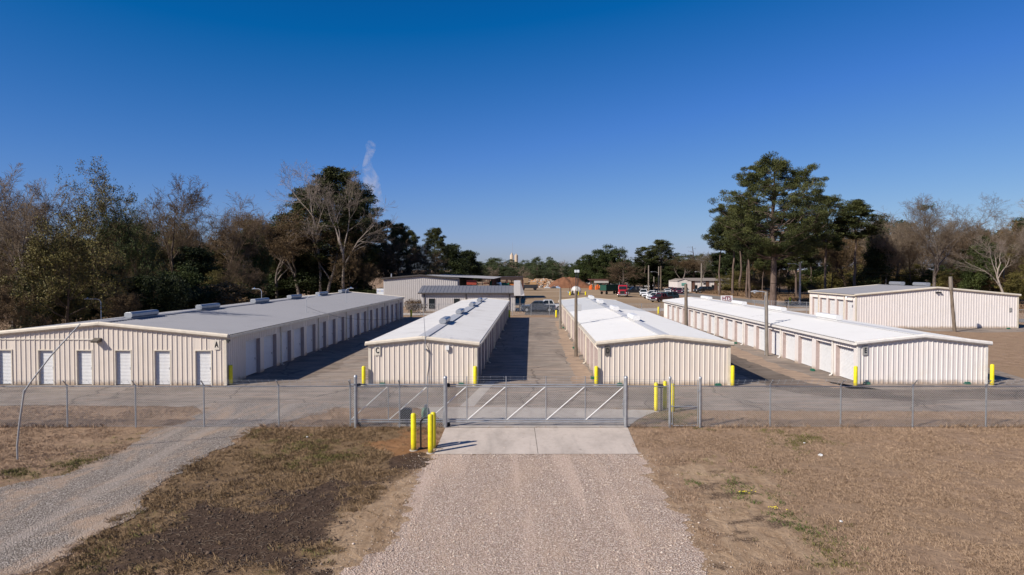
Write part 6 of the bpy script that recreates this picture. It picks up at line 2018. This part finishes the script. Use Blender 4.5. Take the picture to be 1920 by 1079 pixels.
# dead brush on the bank under the pines beyond the road
n = 9000
t_ = rng.random(n)
bx_ = np.interp(t_, [0, .25, .5, 1], [56, 60, 64, 95]); by_ = np.interp(t_, [0, .25, .5, 1], [208, 165, 140, 96])
off = rng.random(n) * 16
bp = np.stack([bx_ + off + 1.0, by_ + rng.normal(size=n) * 3, bx_ * 0], 1)
blades('dead_brush', bp, .35, 1.05, .10, M_brush, .8, None, 12, 5, .35)
# loose stones
def stones(name, pts, lo, hi, mat, seed):
    rng = np.random.default_rng(seed)
    n = len(pts)
    base = np.array([[1, 0, 0], [-1, 0, 0], [0, 1, 0], [0, -1, 0], [0, 0, 1], [0, 0, -.5]], float)
    fs = np.array([[0, 2, 4], [2, 1, 4], [1, 3, 4], [3, 0, 4], [2, 0, 5], [1, 2, 5], [3, 1, 5], [0, 3, 5]])
    s = rng.uniform(lo, hi, n) * (1 + 1.2 * (rng.random(n) > .94))
    V = base[None] * rng.uniform(.6, 1.2, (n, 6, 3)) * s[:, None, None]
    a = rng.random(n) * 6.28; c, sn = np.cos(a)[:, None], np.sin(a)[:, None]
    X2 = V[:, :, 0] * c - V[:, :, 1] * sn; Y2 = V[:, :, 0] * sn + V[:, :, 1] * c
    V = np.stack([X2, Y2, V[:, :, 2] * .7], 2) + pts[:, None, :]
    F = (np.arange(n) * 6)[:, None, None] + fs[None]
    o = link(name, np_mesh(name, V.reshape(-1, 3), F.reshape(-1, 3), [mat], {'tone': np.repeat(rng.random(n), 8)}))
    tag(o, kind='stuff')
M_peb = leaf_mat('pale_stone', (.33, .245, .19), (.68, .57, .48), .85, 0)
M_peb2 = leaf_mat('grey_stone', (.21, .175, .145), (.50, .44, .385), .85, 0)
n = 40000
y = 14 + 13 * rng.random(n); x = -6 + 14.5 * rng.random(n)
d = sdist(x, y, drive) + (fbm(x * 2, y * 2, 3, 3) - .5) * .9
k = rng.random(n) < np.where(d > .25, .9, .75 * np.exp(-np.clip(.25 - d, 0, 9) * 2.2))
stones('gravel', np.stack([x, y, x * 0 + .012], 1)[k & (d > -2) & ~((y > 26.4 + rng.random(n) ** 3 * 1.2) & (np.abs(x) < 5.2))], .010, .024, M_peb, 4)
n = 16000
y = 14 + 20 * rng.random(n); x = -26 + 22 * rng.random(n)
d = sdist(x, y, lane_l) + (fbm(x * 2, y * 2, 3, 3) - .5) * .9
k = rng.random(n) < np.where(d > .25, .75, np.clip((d + .4) * .6, 0, 1))
stones('gravel_chips', np.stack([x, y, x * 0 + .018], 1)[k & (d > -.4) & (y < 33)], .010, .026, M_peb2, 7)
M_clod = leaf_mat('earth_clod', (.035, .023, .018), (.13, .09, .066), .95, 0)
stones('soil_clods', SOILP, .010, .042, M_clod, 17)
# litter and dead sticks
m_lit = paint('white_litter', (.72, .71, .70), .5)
for px, py, lab in ((1538, 856, 'small crumpled white scrap of litter lying on the dry grass'), (1508, 832, 'tiny white paper scrap lying in the greener grass patch'), (576, 821, 'tiny white scrap in the grass on the gate side of the grey gravel track'), (1577, 980, 'tiny pale scrap low in the dry grass')):
    s = .09 if px == 1538 else .05
    bm = bmesh.new(); bmesh.ops.create_icosphere(bm, subdivisions=2, radius=s)
    r_ = random.Random(px)
    for v in bm.verts: v.co *= r_.uniform(.6, 1.15); v.co.z *= .7
    me = bpy.data.meshes.new('litter'); bm.to_mesh(me); bm.free(); me.materials.append(m_lit)
    o = link('litter', me); o.location = G(px, py) + Vector((0, 0, s * .55)); tag(o, lab, 'litter')
stick = MB(); r_ = random.Random(9)
for _ in range(420):
    px, py = r_.uniform(280, 660), r_.uniform(880, 1075)
    p = G(px, py); a = r_.random() * 3.14; L_ = r_.uniform(.05, .28)
    stick.tube([p + Vector((0, 0, .012)), p + Vector((math.cos(a) * L_ * .5, math.sin(a) * L_ * .5, .03)), p + Vector((math.cos(a + .3) * L_, math.sin(a + .3) * L_, .012))], .006, 4)
o = stick.build('twig_litter', T_grey); tag(o, kind='stuff')
V, F = [], []
fl_m = paint('yellow_flower', (.75, .60, .02), .6)
for px, py, lab in ((1397, 927, 'yellow flowers in the green weeds nearer the gate'), (1449, 957, 'yellow flowers in the dry grass past the green weeds')):
    p = G(px, py); r0 = thing('flower_patch', 'tiny patch of ' + lab, 'flowers', p)
    m = MB(); st = MB()
    for _ in range(9):
        q = Vector((r_.gauss(0, .12), r_.gauss(0, .12), r_.uniform(.06, .12)))
        m.lathe([(.005, 0), (.022, .01), (.016, .02)], 7, q); st.tube([(q.x, q.y, 0), q], .004, 4)
    tag(m.build('flower', fl_m, r0), kind='stuff'); tag(st.build('stem', M_lush, r0), kind='stuff')

# ================================================================== STEAM PLUME
t = NT('steam'); t.t.nodes.remove(t.b)
vol = t.n('ShaderNodeVolumePrincipled')
vol.inputs['Color'].default_value = (.95, .95, .97, 1)
vol.inputs['Anisotropy'].default_value = .2
o_ = t.obj()
nz = t.n('ShaderNodeTexNoise'); nz.inputs['Scale'].default_value = .075; nz.inputs['Detail'].default_value = 5; nz.inputs['Roughness'].default_value = .65; nz.inputs['Distortion'].default_value = .6
t.l(o_, nz.inputs['Vector'])
dn = t.step(nz.outputs['Fac'], .38, .70)
t.l(t.math('MULTIPLY', dn, .075), vol.inputs['Density'])
t.l(vol.outputs[0], t.t.nodes['Material Output'].inputs['Volume'])
Yp = 700.0
path = [(712, 400, 10), (706, 372, 11), (700, 352, 12), (697, 340, 15), (692, 328, 12), (688, 312, 8), (690, 300, 7), (693, 288, 6.5), (697, 277, 8.5), (692, 270, 8), (688, 266, 4)]
p0 = A(700, 340, Yp)
pp = np.array(path, float); ts = np.linspace(0, len(pp) - 1, 50)
pp = np.stack([np.interp(ts, np.arange(len(pp)), pp[:, k]) for k in range(3)], 1)
for _ in range(6): pp[1:-1] = (pp[:-2] + pp[1:-1] * 2 + pp[2:]) / 4
pp[-1, 2] = 1.5
m = MB(); m.tube([A(a, b, Yp) - p0 for a, b, c in pp], [c * Yp / 1280 * 1.15 for a, b, c in pp], 18)
bm = bmesh.new(); me = m.mesh('steam_plume', t.mat); bm.from_mesh(me); bmesh.ops.recalc_face_normals(bm, faces=bm.faces); bm.to_mesh(me); bm.free()
o = link('steam_plume', me); o.location = p0
tag(o, 'thin white wisp of steam rising into the sky beside the tallest dark pine', 'steam', None, 'stuff')
